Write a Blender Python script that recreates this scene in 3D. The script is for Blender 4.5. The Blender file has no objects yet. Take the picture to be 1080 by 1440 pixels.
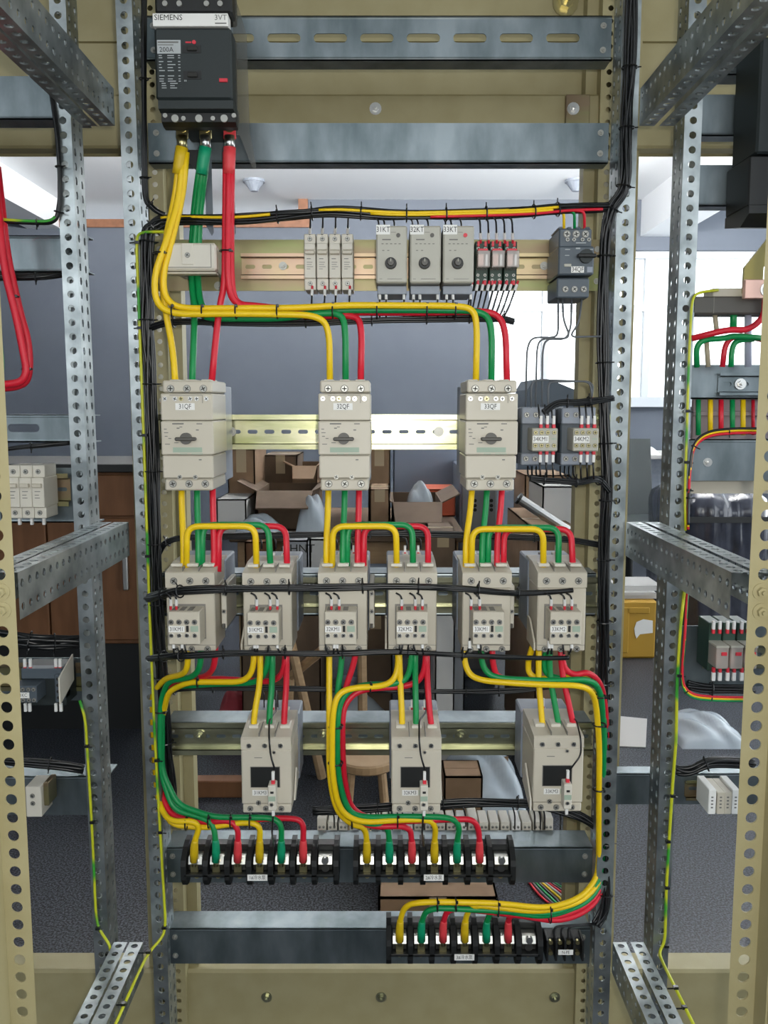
import bpy, math, random
from mathutils import Vector, Matrix
random.seed(7)
SC = bpy.context.scene
COL = SC.collection

# ------------------------------------------------------------------ camera
F = 1250.0                       # focal length in pixels of the 1080 x 1440 frame
TH = math.radians(6.8)           # camera looks slightly down
CAM = Vector((0.0, -1.31, 1.22))
cd = bpy.data.cameras.new('camera')
cd.sensor_fit = 'VERTICAL'; cd.sensor_height = 36.0; cd.lens = F / 1440 * 36
cd.clip_start = 0.02; cd.clip_end = 200
co = bpy.data.objects.new('camera', cd); COL.objects.link(co)
co.location = CAM; co.rotation_euler = (math.pi / 2 - TH, 0, 0)
SC.camera = co

# ------------------------------------------------------------------ light
wd = bpy.data.worlds.new('overcast_sky'); SC.world = wd; wd.use_nodes = True
bg = wd.node_tree.nodes['Background']
bg.inputs[0].default_value = (0.90, 0.96, 1.0, 1); bg.inputs[1].default_value = 2.4
fl = bpy.data.lights.new('camera_flash', 'POINT'); fl.energy = 16; fl.shadow_soft_size = 0.012; fl.color = (1, 0.97, 0.90)
fo = bpy.data.objects.new('camera_flash', fl); COL.objects.link(fo); fo.location = (0.03, -1.32, 1.245)     # the phone's own flash beside its lens
SC.view_settings.view_transform = 'Standard'; SC.view_settings.look = 'None'
SC.view_settings.exposure = 0.5; SC.view_settings.gamma = 1.0
SC.view_settings.use_curve_mapping = False

# ------------------------------------------------------------------ helpers
ST, CT = math.sin(TH), math.cos(TH)
def P(px, py, Y):
    """photo pixel -> point on the vertical plane at depth Y"""
    a = (px - 540) / F; b = (720 - py) / F
    d = Vector((a, CT + b * ST, -ST + b * CT))
    t = (Y - CAM.y) / d.y
    return CAM + d * t
def PZ(px, py, z):
    a = (px - 540) / F; b = (720 - py) / F
    d = Vector((a, CT + b * ST, -ST + b * CT))
    t = (z - CAM.z) / d.z
    return CAM + d * t
def depth(p): return (p.y - CAM.y) * CT - (p.z - CAM.z) * ST

def mat(name, c, rough=0.5, metal=0.0, c2=None, scale=8.0, bump=0.0, bscale=200.0, stretch=None, detail=3.0, lo=0.35, hi=0.65, coat=0.0, spec=0.5):
    m = bpy.data.materials.new(name); m.use_nodes = True
    nt = m.node_tree; b = nt.nodes['Principled BSDF']
    b.inputs['Base Color'].default_value = (*c, 1); b.inputs['Roughness'].default_value = rough
    b.inputs['Metallic'].default_value = metal; b.inputs['Specular IOR Level'].default_value = spec
    if coat: b.inputs['Coat Weight'].default_value = coat
    tc = None
    if c2 or bump:
        tc = nt.nodes.new('ShaderNodeTexCoord'); mp = nt.nodes.new('ShaderNodeMapping')
        nt.links.new(tc.outputs['Object'], mp.inputs[0])
        if stretch: mp.inputs['Scale'].default_value = stretch
    if c2:
        n = nt.nodes.new('ShaderNodeTexNoise'); n.inputs['Scale'].default_value = scale; n.inputs['Detail'].default_value = detail
        nt.links.new(mp.outputs[0], n.inputs['Vector'])
        r = nt.nodes.new('ShaderNodeValToRGB')
        r.color_ramp.elements[0].position = lo; r.color_ramp.elements[1].position = hi
        r.color_ramp.elements[0].color = (*c, 1); r.color_ramp.elements[1].color = (*c2, 1)
        nt.links.new(n.outputs['Fac'], r.inputs[0]); nt.links.new(r.outputs[0], b.inputs['Base Color'])
    if bump:
        n2 = nt.nodes.new('ShaderNodeTexNoise'); n2.inputs['Scale'].default_value = bscale
        nt.links.new(mp.outputs[0], n2.inputs['Vector'])
        bp = nt.nodes.new('ShaderNodeBump'); bp.inputs['Strength'].default_value = bump; bp.inputs['Distance'].default_value = 0.001
        nt.links.new(n2.outputs['Fac'], bp.inputs['Height']); nt.links.new(bp.outputs[0], b.inputs['Normal'])
    return m
M = {}
M['galv'] = mat('galvanised_steel', (0.24, 0.27, 0.275), 0.34, 0.88, (0.46, 0.50, 0.505), 26, 0.15, 90)
M['galvbar'] = mat('galvanised_bar', (0.11, 0.14, 0.15), 0.38, 0.85, (0.26, 0.30, 0.32), 11, 0.12, 60, stretch=(1.5, 1, .6), detail=6)
M['zinc'] = mat('yellow_zinc', (0.26, 0.19, 0.12), 0.38, 0.75, (0.24, 0.26, 0.11), 9, 0.05, 60, stretch=(0.6, 1, 3.0))
M['zinc2'] = mat('olive_zinc', (0.30, 0.30, 0.20), 0.28, 0.9, (0.52, 0.52, 0.36), 12, 0.05, 60, stretch=(1, 1, 4))
M['zincbright'] = mat('bright_zinc', (0.52, 0.50, 0.34), 0.25, 0.9, (0.34, 0.36, 0.16), 9, 0.05, 60, stretch=(1, 1, 4))
M['zincpink'] = mat('pinkish_zinc', (0.42, 0.28, 0.21), 0.34, 0.8, (0.42, 0.34, 0.18), 9, 0.05, 60)
M['beige'] = mat('beige_paint', (0.36, 0.315, 0.165), 0.5, 0, (0.39, 0.345, 0.19), 20, 0.08, 500)
M['device'] = mat('device_plastic', (0.54, 0.50, 0.41), 0.45, 0)
M['device2'] = mat('light_grey_plastic', (0.62, 0.59, 0.51), 0.45, 0)
M['timer'] = mat('timer_plastic', (0.42, 0.41, 0.35), 0.45)
M['bluegrey'] = mat('blue_grey_plastic', (0.22, 0.25, 0.30), 0.45, 0, (0.27, 0.30, 0.35), 30)
M['anthra'] = mat('anthracite_plastic', (0.014, 0.021, 0.022), 0.55)
M['slate'] = mat('slate_plastic', (0.075, 0.095, 0.115), 0.42)
M['black'] = mat('black_plastic', (0.006, 0.007, 0.007), 0.5)
M['wire_black'] = mat('black_wire', (0.008, 0.009, 0.010), 0.32)
M['dark'] = mat('dark_recess', (0.02, 0.02, 0.018), 0.7)
M['knob'] = mat('dial_grey', (0.09, 0.085, 0.075), 0.5)
M['groove'] = mat('groove_grey', (0.20, 0.19, 0.17), 0.6)
M['yellow'] = mat('yellow_insulation', (0.82, 0.55, 0.004), 0.45)
M['green'] = mat('green_insulation', (0.0, 0.25, 0.065), 0.45)
M['red'] = mat('red_insulation', (0.64, 0.010, 0.03), 0.45)
M['ysleeve'] = mat('yellow_sleeve', (0.62, 0.42, 0.005), 0.5)
M['gsleeve'] = mat('green_sleeve', (0.0, 0.28, 0.13), 0.5)
M['rsleeve'] = mat('red_sleeve', (0.70, 0.05, 0.06), 0.5)
M['lime'] = mat('lime_earth_wire', (0.55, 0.58, 0.02), 0.4, 0, (0.04, 0.33, 0.03), 14, stretch=(1, 1, 1), lo=0.55, hi=0.62, detail=0)
M['steel'] = mat('bright_steel', (0.62, 0.62, 0.60), 0.28, 1.0)
M['screwhead'] = mat('dull_screw', (0.36, 0.36, 0.33), 0.42, 0.7)
M['brass'] = mat('brass_screw', (0.52, 0.46, 0.24), 0.3, 1.0)
M['nickel'] = mat('nickel_clamp', (0.40, 0.40, 0.37), 0.35, 1.0, (0.55, 0.55, 0.5), 60)
M['copper'] = mat('pink_copper_strip', (0.75, 0.48, 0.40), 0.35, 0.5)
M['white'] = mat('white_label', (0.80, 0.80, 0.77), 0.6)
M['sleeve'] = mat('white_marker_sleeve', (0.72, 0.72, 0.70), 0.5)
M['ink'] = mat('black_ink', (0.015, 0.015, 0.015), 0.7)
M['inkgrey'] = mat('grey_ink', (0.16, 0.16, 0.15), 0.7)
M['inkwhite'] = mat('white_ink', (0.42, 0.45, 0.46), 0.7)
M['redp'] = mat('red_plastic', (0.62, 0.03, 0.05), 0.45)
M['teal'] = mat('pale_green_print', (0.33, 0.42, 0.33), 0.6)
M['relaygreen'] = mat('dark_green_socket', (0.02, 0.05, 0.035), 0.5)
M['greywire'] = mat('grey_control_wire', (0.10, 0.11, 0.12), 0.5)
def clear_mat(name, tint, fac, rough=0.1):
    m = bpy.data.materials.new(name); m.use_nodes = True; nt = m.node_tree
    b = nt.nodes['Principled BSDF']; b.inputs['Base Color'].default_value = (*tint, 1); b.inputs['Roughness'].default_value = rough
    t = nt.nodes.new('ShaderNodeBsdfTransparent'); x = nt.nodes.new('ShaderNodeMixShader'); x.inputs[0].default_value = fac
    nt.links.new(t.outputs[0], x.inputs[1]); nt.links.new(b.outputs[0], x.inputs[2])
    nt.links.new(x.outputs[0], nt.nodes['Material Output'].inputs['Surface'])
    return m
M['clear'] = clear_mat('clear_plastic', (0.10, 0.10, 0.085), 0.35, 0.25)
M['relayclear'] = clear_mat('relay_cover', (0.55, 0.50, 0.46), 0.55)
M['pane'] = clear_mat('window_glass', (0.8, 0.9, 0.9), 0.05, 0.02)
M['film'] = clear_mat('polythene_film', (0.55, 0.62, 0.68), 0.7, 0.2)

class MB:
    def __init__(s): s.v = []; s.f = []
    def add(s, vs, fs):
        o = len(s.v); s.v += [tuple(v) for v in vs]; s.f += [tuple(i + o for i in f) for f in fs]; return s
    def box(s, x0, x1, y0, y1, z0, z1, b=0.0):
        x0, x1 = min(x0, x1), max(x0, x1); y0, y1 = min(y0, y1), max(y0, y1); z0, z1 = min(z0, z1), max(z0, z1)
        b = min(b, (x1 - x0) * .3, (y1 - y0) * .3, (z1 - z0) * .3)
        if b <= 0:
            vs = [(x, y, z) for x in (x0, x1) for y in (y0, y1) for z in (z0, z1)]
            return s.add(vs, [(0, 1, 3, 2), (4, 6, 7, 5), (0, 4, 5, 1), (2, 3, 7, 6), (0, 2, 6, 4), (1, 5, 7, 3)])
        vs = []; idx = {}
        for i, x in enumerate((x0, x1)):
            for j, y in enumerate((y0, y1)):
                for k, z in enumerate((z0, z1)):
                    ix = x + b * (1 - 2 * i); iy = y + b * (1 - 2 * j); iz = z + b * (1 - 2 * k)
                    for a, p in enumerate(((x, iy, iz), (ix, y, iz), (ix, iy, z))):
                        idx[(i, j, k, a)] = len(vs); vs.append(p)
        g = idx; fs = []
        for i in (0, 1):
            fs.append([g[(i, 0, 0, 0)], g[(i, 0, 1, 0)], g[(i, 1, 1, 0)], g[(i, 1, 0, 0)]])
            fs.append([g[(0, i, 0, 1)], g[(1, i, 0, 1)], g[(1, i, 1, 1)], g[(0, i, 1, 1)]])
            fs.append([g[(0, 0, i, 2)], g[(0, 1, i, 2)], g[(1, 1, i, 2)], g[(1, 0, i, 2)]])
        for j in (0, 1):
            for k in (0, 1):
                fs.append([g[(0, j, k, 1)], g[(1, j, k, 1)], g[(1, j, k, 2)], g[(0, j, k, 2)]])
                fs.append([g[(j, 0, k, 0)], g[(j, 1, k, 0)], g[(j, 1, k, 2)], g[(j, 0, k, 2)]])
                fs.append([g[(j, k, 0, 0)], g[(j, k, 1, 0)], g[(j, k, 1, 1)], g[(j, k, 0, 1)]])
        for i in (0, 1):
            for j in (0, 1):
                for k in (0, 1): fs.append([g[(i, j, k, 0)], g[(i, j, k, 1)], g[(i, j, k, 2)]])
        return s.add(vs, fs)
    def cyl(s, c, axis, r, h, n=12, r2=None):
        """cylinder / cone frustum from point c along axis for length h"""
        r2 = r if r2 is None else r2
        a = Vector(axis).normalized(); c = Vector(c)
        u = a.orthogonal().normalized(); w = a.cross(u)
        vs = []
        for q, (rr, hh) in enumerate(((r, 0), (r2, h))):
            for i in range(n):
                t = 2 * math.pi * i / n
                vs.append(c + a * hh + (u * math.cos(t) + w * math.sin(t)) * rr)
        fs = [(i, (i + 1) % n, n + (i + 1) % n, n + i) for i in range(n)] + [tuple(range(n))[::-1], tuple(range(n, 2 * n))]
        return s.add(vs, fs)
    def prism(s, prof, x0, x1):
        """profile in (y, z) extruded along x"""
        n = len(prof)
        vs = [(x0, p[0], p[1]) for p in prof] + [(x1, p[0], p[1]) for p in prof]
        return s.add(vs, [(i, (i + 1) % n, n + (i + 1) % n, n + i) for i in range(n)] + [tuple(range(n))[::-1], tuple(range(n, 2 * n))])
    def prismy(s, prof, y0, y1):
        """profile in (x, z) extruded along y"""
        n = len(prof)
        vs = [(p[0], y0, p[1]) for p in prof] + [(p[0], y1, p[1]) for p in prof]
        return s.add(vs, [(i, (i + 1) % n, n + (i + 1) % n, n + i) for i in range(n)] + [tuple(range(n))[::-1], tuple(range(n, 2 * n))])
    def prismz(s, prof, z0, z1):
        n = len(prof)
        vs = [(p[0], p[1], z0) for p in prof] + [(p[0], p[1], z1) for p in prof]
        return s.add(vs, [(i, (i + 1) % n, n + (i + 1) % n, n + i) for i in range(n)] + [tuple(range(n))[::-1], tuple(range(n, 2 * n))])
    def tube(s, pts, r, n=8, closed=False):
        pts = [Vector(p) for p in pts]; m = len(pts)
        rs = r if isinstance(r, (list, tuple)) else [r] * m
        vs = []; fs = []; u = None
        for i, p in enumerate(pts):
            if closed: t = pts[(i + 1) % m] - pts[i - 1]
            else: t = (pts[min(i + 1, m - 1)] - pts[max(i - 1, 0)])
            t = t.normalized() if t.length > 1e-9 else Vector((0, 0, 1))
            if u is None: u = t.orthogonal().normalized()
            else:
                u = u - t * u.dot(t); u = u.normalized() if u.length > 1e-6 else t.orthogonal().normalized()
            w = t.cross(u)
            for k in range(n):
                a = 2 * math.pi * k / n
                vs.append(p + (u * math.cos(a) + w * math.sin(a)) * rs[i])
        for i in range(m if closed else m - 1):
            j = (i + 1) % m
            for k in range(n): fs.append((i * n + k, i * n + (k + 1) % n, j * n + (k + 1) % n, j * n + k))
        if not closed: fs += [tuple(range(n))[::-1], tuple(range((m - 1) * n, m * n))]
        return s.add(vs, fs)
    def perf(s, o, U, V, N, cw, ncols, pitch, nrows, r, a=0.0, th=0.002, n=12):
        """perforated sheet: ncols x nrows cells of cw x pitch with round (a=0) or oblong holes (a along V)"""
        o, U, V, N = Vector(o), Vector(U), Vector(V), Vector(N)
        hw, hp = cw / 2, pitch / 2
        q = n // 4
        outer = []
        cor = [(hw, -hp), (hw, hp), (-hw, hp), (-hw, -hp)]
        for e in range(4):
            p0, p1 = cor[e], cor[(e + 1) % 4]
            for k in range(q): outer.append((p0[0] + (p1[0] - p0[0]) * k / q, p0[1] + (p1[1] - p0[1]) * k / q))
        inner = []
        for k in range(n):
            t = -math.pi / 4 + 2 * math.pi * k / n
            sv = math.sin(t)
            inner.append((r * math.cos(t), r * sv + (a if sv > 1e-6 else -a if sv < -1e-6 else 0)))
        for c in range(ncols):
            for w in range(nrows):
                ctr = o + U * (cw * (c + .5)) + V * (pitch * (w + .5))
                vs = [ctr + U * p[0] + V * p[1] for p in outer] + [ctr + U * p[0] + V * p[1] for p in inner] + [ctr + U * p[0] + V * p[1] + N * th for p in inner]
                fs = []
                for k in range(n):
                    k2 = (k + 1) % n
                    fs.append((k, k2, n + k2, n + k)); fs.append((n + k, n + k2, 2 * n + k2, 2 * n + k))
                s.add(vs, fs)
        return s
    def mesh(s, name, L=Vector((0, 0, 0)), smooth=False):
        me = bpy.data.meshes.new(name)
        me.from_pydata([(v[0] - L.x, v[1] - L.y, v[2] - L.z) for v in s.v], [], s.f)
        me.update()
        if smooth: me.polygons.foreach_set('use_smooth', [True] * len(me.polygons))
        return me

def root_loc(o):
    while o.parent: o = o.parent
    return o.location
def build(name, mb, m, parent=None, label=None, smooth=False, base=None):
    """one mesh object; world-space vertices"""
    if parent is not None: L = root_loc(parent)
    else:
        xs, ys, zs = zip(*mb.v)
        L = Vector(((min(xs) + max(xs)) / 2, (min(ys) + max(ys)) / 2, min(zs))) if base is None else Vector(base)
    me = mb.mesh(name, L, smooth); me.materials.append(M[m] if isinstance(m, str) else m)
    o = bpy.data.objects.new(name, me); COL.objects.link(o)
    if parent is not None: o.parent = parent
    else: o.location = L
    if label: o['label'] = label
    return o
def tag(o, label, cat, group=None, kind=None):
    if label: o['label'] = label
    if cat: o['category'] = cat
    if group: o['group'] = group
    if kind: o['kind'] = kind
    return o
def thing(name, label, cat, loc, group=None):
    o = bpy.data.objects.new(name, None); COL.objects.link(o); o.location = loc
    o.empty_display_size = 0.02
    return tag(o, label, cat, group)
def struct(name, mb, m, label=None):
    o = build(name, mb, m); o['kind'] = 'structure'
    if label: o['label'] = label
    return o
def fillet(pts, rb=0.012, k=5):
    pts = [Vector(p) for p in pts]; out = [pts[0]]
    for i in range(1, len(pts) - 1):
        a, b, c = pts[i - 1], pts[i], pts[i + 1]
        r1 = min(rb, (a - b).length * .48); r2 = min(rb, (c - b).length * .48)
        p0 = b + (a - b).normalized() * r1; p1 = b + (c - b).normalized() * r2
        for j in range(k + 1):
            t = j / k; out.append(p0 * (1 - t) ** 2 + b * 2 * t * (1 - t) + p1 * t * t)
    out.append(pts[-1]); return out
def smoothpath(pts, k=6):
    """Catmull-Rom"""
    pts = [Vector(p) for p in pts]; out = []
    for i in range(len(pts) - 1):
        p0 = pts[max(i - 1, 0)]; p1 = pts[i]; p2 = pts[i + 1]; p3 = pts[min(i + 2, len(pts) - 1)]
        for j in range(k):
            t = j / k
            out.append(0.5 * ((2 * p1) + (p2 - p0) * t + (2 * p0 - 5 * p1 + 4 * p2 - p3) * t * t + (3 * p1 - p0 - 3 * p2 + p3) * t ** 3))
    out.append(pts[-1]); return out
_txt = {}
def text_mesh(s, align='CENTER'):
    key = (s, align)
    if key not in _txt:
        cu = bpy.data.curves.new('txt', 'FONT'); cu.body = s; cu.size = 1.0; cu.align_x = align; cu.align_y = 'CENTER'
        cu.resolution_u = 2
        ob = bpy.data.objects.new('txt', cu); COL.objects.link(ob)
        dg = bpy.context.evaluated_depsgraph_get()
        me = bpy.data.meshes.new_from_object(ob.evaluated_get(dg))
        bpy.data.objects.remove(ob); bpy.data.curves.remove(cu)
        me.name = 'lettering'; _txt[key] = me
    return _txt[key]
for _s in ('SIEMENS', '3VT', '200A', '31QF', '32QF', '33QF', '34QF', '31KT', '32KT', '33KT', '34KM1', '34KM2', '31KM1', '31KM2', '32KM1', '32KM2', '33KM1', '33KM2', '31KM3', '32KM3', '33KM3', 'CHNT', '03', '101KC', 'ON', 'OFF', 'N-PE', '1#\u51b7\u6c34\u6cf5', '2#\u51b7\u6c34\u6cf5', '3#\u51b7\u6c34\u6cf5'):
    text_mesh(_s)
def text(s, size, loc, m, parent, name='lettering', align='CENTER', sx=1.0):
    """flat print facing the camera side (-Y); loc in world space"""
    me = text_mesh(s, align).copy(); me.materials.clear(); me.materials.append(M[m])
    o = bpy.data.objects.new(name, me); COL.objects.link(o); o.parent = parent
    o.location = Vector(loc) - root_loc(parent); o.rotation_euler = (math.pi / 2, 0, 0); o.scale = (size * sx, size, size)
    return o

# ================================================================== the room
ZC = 3.05
YW = 6.9
M['floor'] = mat('terrazzo_floor', (0.005, 0.0056, 0.0065), 0.35, 0, (0.075, 0.084, 0.102), 200, 0, detail=2, lo=0.42, hi=0.62, spec=0.12)
M['wallblue'] = mat('blue_grey_wall', (0.112, 0.132, 0.166), 0.7, 0, (0.122, 0.142, 0.176), 3)
M['wallwhite'] = mat('white_wall', (0.72, 0.76, 0.80), 0.7)
M['ceil'] = mat('ceiling_white', (0.88, 0.90, 0.92), 0.8)
M['woodtrim'] = mat('brown_wood_trim', (0.20, 0.085, 0.04), 0.5, 0, (0.26, 0.11, 0.055), 20)
M['frame_white'] = mat('white_window_frame', (0.62, 0.66, 0.70), 0.5)
struct('floor', MB().box(-6, 3.85, -4.5, 10.4, -0.1, 0), 'floor')
struct('ceiling', MB().box(-6, 3.85, -4.5, 10.4, ZC, ZC + .15), 'ceil')
def px_x(px, Y, py=400): return P(px, py, Y).x
def px_z(py, Y): return P(540, py, Y).z
wx = px_x(688, YW); wz0 = px_z(566, YW); wz1 = px_z(352, YW); wx1 = 3.7
# back wall with the window opening on the right
ox0, ox1, oz = px_x(79, YW), px_x(421, YW), px_z(309, YW)
wb = MB().box(-6, ox0, YW, YW + .2, 0, ZC).box(ox0, ox1, YW, YW + .2, 0, oz).box(ox1, wx, YW, YW + .2, 0, ZC).box(wx, 3.85, YW, YW + .2, 0, wz0).box(wx, 3.85, YW, YW + .2, wz1, ZC).box(wx1, 3.85, YW, YW + .2, wz0, wz1)
struct('wall_back', wb, 'wallblue')
struct('wall_left', MB().box(-6.2, -6, -4.5, YW + .2, 0, ZC), 'wallblue')
struct('wall_right', MB().box(3.85, 4.05, -4.5, YW + .2, 0, .35).box(3.85, 4.05, -4.5, YW + .2, 2.9, ZC).box(3.85, 4.05, -4.5, -2.5, .35, 2.9).box(3.85, 4.05, 2.6, 2.8, .35, 2.9).box(3.85, 4.05, 6.4, YW + .2, .35, 2.9), 'wallwhite')
# wall behind the photographer: a band of tall windows between piers
wf = MB().box(-6, 3.85, -4.7, -4.5, 0, 1.3).box(-6, 3.85, -4.7, -4.5, 2.7, ZC)
for xa, xb in ((-6, -4.4), (-1.5, -1.2), (1.7, 2.0), (3.4, 3.85)): wf.box(xa, xb, -4.7, -4.5, 1.3, 2.7)
struct('wall_front', wf, 'wallblue')
# window: frame, mullions, panes
w1 = thing('window_1', None, None, ((wx + wx1) / 2, YW + .1, wz0)); w1['kind'] = 'structure'
fr = MB().box(wx, wx1, YW + .06, YW + .14, wz0, wz0 + .05).box(wx, wx1, YW + .06, YW + .14, wz1 - .06, wz1).box(wx, wx + .06, YW + .06, YW + .14, wz0, wz1).box(wx1 - .06, wx1, YW + .06, YW + .14, wz0, wz1)
build('window_frame', fr, 'frame_white', w1)
ztr = px_z(432, YW)
build('transom', MB().box(wx + .06, wx1 - .06, YW + .07, YW + .13, ztr - .03, ztr + .03), 'frame_white', w1)
mx = [px_x(p, YW) for p in (770, 915)] + []
for x in mx: build('mullion', MB().box(x - .03, x + .03, YW + .065, YW + .135, wz0 + .05, wz1 - .06), 'frame_white', w1)
xs = [wx + .06] + mx + [wx1 - .06]
for i in range(len(xs) - 1):
    a = xs[i] + (.03 if i else 0); b = xs[i + 1] - (.03 if i < len(xs) - 2 else 0)
    build('pane', MB().box(a, b, YW + .098, YW + .102, wz0 + .05, ztr - .03), 'pane', w1)
    build('pane', MB().box(a, b, YW + .098, YW + .102, ztr + .03, wz1 - .06), 'pane', w1)
struct('trim_1', MB().box(wx - .05, wx1, YW - .10, YW, wz0 - .04, wz0), 'frame_white')      # sill
# borrowed-light opening framed in brown wood, left of the blue pier
ox0, ox1, oz = px_x(79, YW), px_x(421, YW), px_z(309, YW)
struct('trim_2', MB().box(ox0 - .1, ox1 + .1, YW - .03, YW + .22, oz - .07, oz), 'woodtrim')
struct('trim_3', MB().box(ox1, ox1 + .085, YW - .03, YW + .22, oz, ZC), 'woodtrim')
struct('trim_4', MB().box(ox0 - .1, ox0, YW - .03, YW + .22, oz, ZC), 'woodtrim')
struct('wall_far', MB().box(-6, wx, 10.2, 10.4, 0, ZC), 'wallwhite')
# ceiling beams
struct('trim_5', MB().box(2.3, 2.62, -4.5, YW, ZC - .32, ZC), 'ceil')
struct('trim_6', MB().box(-3.2, -2.9, -4.5, YW, ZC - .25, ZC), 'ceil')
for px_, side in ((357, 'above the window pier, left'), (810, 'in front of the window, right')):
    p = PZ(px_, 253, ZC)
    d = thing('smoke_detector', 'small dark smoke detector under the white ceiling, ' + ('seen between the red and green cables' if px_ < 500 else 'seen left of the right-hand rear post'), 'detector', (p.x, p.y, ZC - .09))
    build('base', MB().cyl((p.x, p.y, ZC - .02), (0, 0, 1), .09, .02, 16), 'bluegrey', d)
    build('head', MB().cyl((p.x, p.y, ZC - .09), (0, 0, 1), .03, .07, 16, .08), 'bluegrey', d)

# ================================================================== the switchgear frames
PIT = 0.02
ZB, YF, YR = 0.09, -0.42, 0.24
ZROOF = 2.12
ZTB = P(170, 180, 0).z            # underside of the top side beams
ZM1, ZM0 = P(185, 733, 0).z, P(185, 781, 0).z   # mid side beams
ZL1 = P(210, 1320, 0).z           # top of the bottom side beams
def channel_post(parent, x0, x1, flange_cols=(1, 1), name='mounting_post', depthf=.048, lean=0.0):
    z0 = ZB; n = int((ZROOF - .02 - z0) / PIT)
    mb = MB().perf((x0, 0, z0), (1, 0, 0), (0, 0, 1), (0, 1, 0), x1 - x0, 1, PIT, n, .0052)
    for x, nx in ((x0, 1), (x1, -1)):
        mb.perf((x, 0, z0), (0, 1, 0), (0, 0, 1), (nx, 0, 0), depthf / 2, 2, PIT, n, .0042, a=.0016, n=8)
    if lean: mb.v = [(v[0] + lean * (1.3 - v[2]), v[1], v[2]) for v in mb.v]
    return build(name, mb, 'galv', parent)
def side_beam(parent, xin, out, zedge, up, name='side_beam'):
    """angle beam front to back: upright leg at xin, flat leg outwards; up=+1 leg rises from the flat leg"""
    L = -YF - .004; n = int(L / PIT); y0 = YF + (L - n * PIT) / 2 + .003
    h = 0.05
    mb = MB()
    zz = zedge if up > 0 else zedge - h
    mb.perf((xin, y0, zz), (0, 0, 1), (0, 1, 0), (out, 0, 0), h / 2, 2, PIT, n, .0045, n=8)
    mb.perf((xin, y0, zedge), (out, 0, 0), (0, 1, 0), (0, 0, 1 if up > 0 else -1), .021, 1, PIT, n, .0052, n=12)
    return build(name, mb, 'galv', parent)
def front_post(parent, xin, out):
    z0 = .02; n = int((ZROOF - z0) / PIT)
    o = MB().perf((xin, YF, z0), (out, 0, 0), (0, 0, 1), (0, 1, 0), .030, 1, PIT, n, .0062, n=16)
    x = xin + out * .030
    o.box(x, x - out * .002, YF - .028, YF, z0, z0 + n * PIT).box(x, x + out * .006, YF - .030, YF - .028, z0, z0 + n * PIT)
    return build('front_post', o, 'beige', parent)
def rear_post(parent, xin, out):
    z0 = .02; n = int((ZROOF - .0 - z0) / PIT)
    o = MB().perf((xin + out * .021, YR, z0), (out, 0, 0), (0, 0, 1), (0, 1, 0), .023, 1, PIT, n, .0045, n=12)
    o.box(xin + out * .019, xin + out * .021, YR, YR + .03, z0, z0 + n * PIT)
    o.box(xin, xin + out * .021, YR + .028, YR + .03, z0, z0 + n * PIT).box(xin, xin + out * .002, YR + .03, YR + .06, z0, z0 + n * PIT)
    xe = xin + out * .044
    o.box(xe, xe - out * .002, YR, YR + .06, z0, z0 + n * PIT)
    return build('rear_post', o, 'beige', parent)
def frame(label, xl, xr, posts, fp, bolts=True):
    f = thing('enclosure_frame', label, 'cabinet frame', ((xl + xr) / 2, -.09, 0))
    for (a, b) in posts: channel_post(f, a, b, lean=.006 if a < 0 else 0)
    for xin, out in fp: front_post(f, xin, out)
    for xin, out in ((xl + .046, -1), (xr - .046, 1)): rear_post(f, xin, out)
    z = ZROOF
    build('roof_panel', MB().box(xl, xr, YF - .03, YR + .06, z, z + .012), 'beige', f)
    z1 = P(540, 128, YR).z; z0 = P(540, 205, YR).z
    rb = MB().box(xl + .002, xr - .002, YR + .012, YR + .05, z0, z1, .004)
    build('rear_top_beam', rb, 'beige', f)
    zp = P(540, 60, YR + .06).z
    build('rear_panel', MB().box(xl + .002, xr - .002, YR + .062, YR + .066, z0, ZROOF).box(xl + .05, xr - .05, YR + .054, YR + .062, zp, zp + .016), 'beige', f)
    zb = P(540, 1372, YR).z
    lb = MB().box(xl + .002, xr - .002, YR + .015, YR + .075, .02, zb, .005).box(xl + .002, xr - .002, YR - .01, YR + .02, .02, .035)
    build('rear_bottom_beam', lb, 'beige', f)
    return f
XPL0, XPL1, XPR0, XPR1 = -.3705, -.3475, .332, .358
main = frame('beige enclosure frame of the middle cabinet, filled with wired switchgear', -.3985, .387,
             ((XPL0, XPL1), (XPR0, XPR1)), ((-.376, -1), (.3715, 1)))
for zz, up in ((ZTB, 1), (ZM1, -1), (ZL1, -1)):
    side_beam(main, -.377, -1, zz, up); side_beam(main, XPR1 - .0003, 1, zz, up)
left = frame('beige enclosure frame of the neighbouring cabinet on the left', -1.19, -.4005, ((-.4625, -.4395),), ())
right = frame('beige enclosure frame of the neighbouring cabinet on the right', .389, 1.18, ((.424, .4485),), ())
for zz, up in ((ZTB, 1), (ZM1, -1), (ZL1, -1)):
    side_beam(left, -.4225, 1, zz, up); side_beam(right, .4065, -1, zz, up)
def bolt(parent, p, r=.007, m='brass', name='bolt', d=(0, -1, 0)):
    p = Vector(p); d = Vector(d)
    mb = MB().cyl(p, d, r * 1.7, .0016, 14).cyl(p + d * .0016, d, r, r * .9, 6).cyl(p + d * (.0016 + r * .9), d, r * .45, r * .8, 8)
    return build(name, mb, m, parent)
for x in (528, 806): bolt(main, P(x, 153, YR + (.012 if x < 600 else .002)), .006, 'steel')
for x in (375, 536, 780): bolt(main, P(x, 1402, YR + .015), .006, 'zinc2')
bolt(main, P(795, 4, YR + .06), .013, 'brass')
for px_, py_ in ((1070, 832), (1070, 860)): bolt(main, P(px_, py_, YF), .0052, 'beige')
for px_, py_ in ((2, 832), (4, 858)): bolt(main, P(px_, py_, YF), .0052, 'beige')
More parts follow.
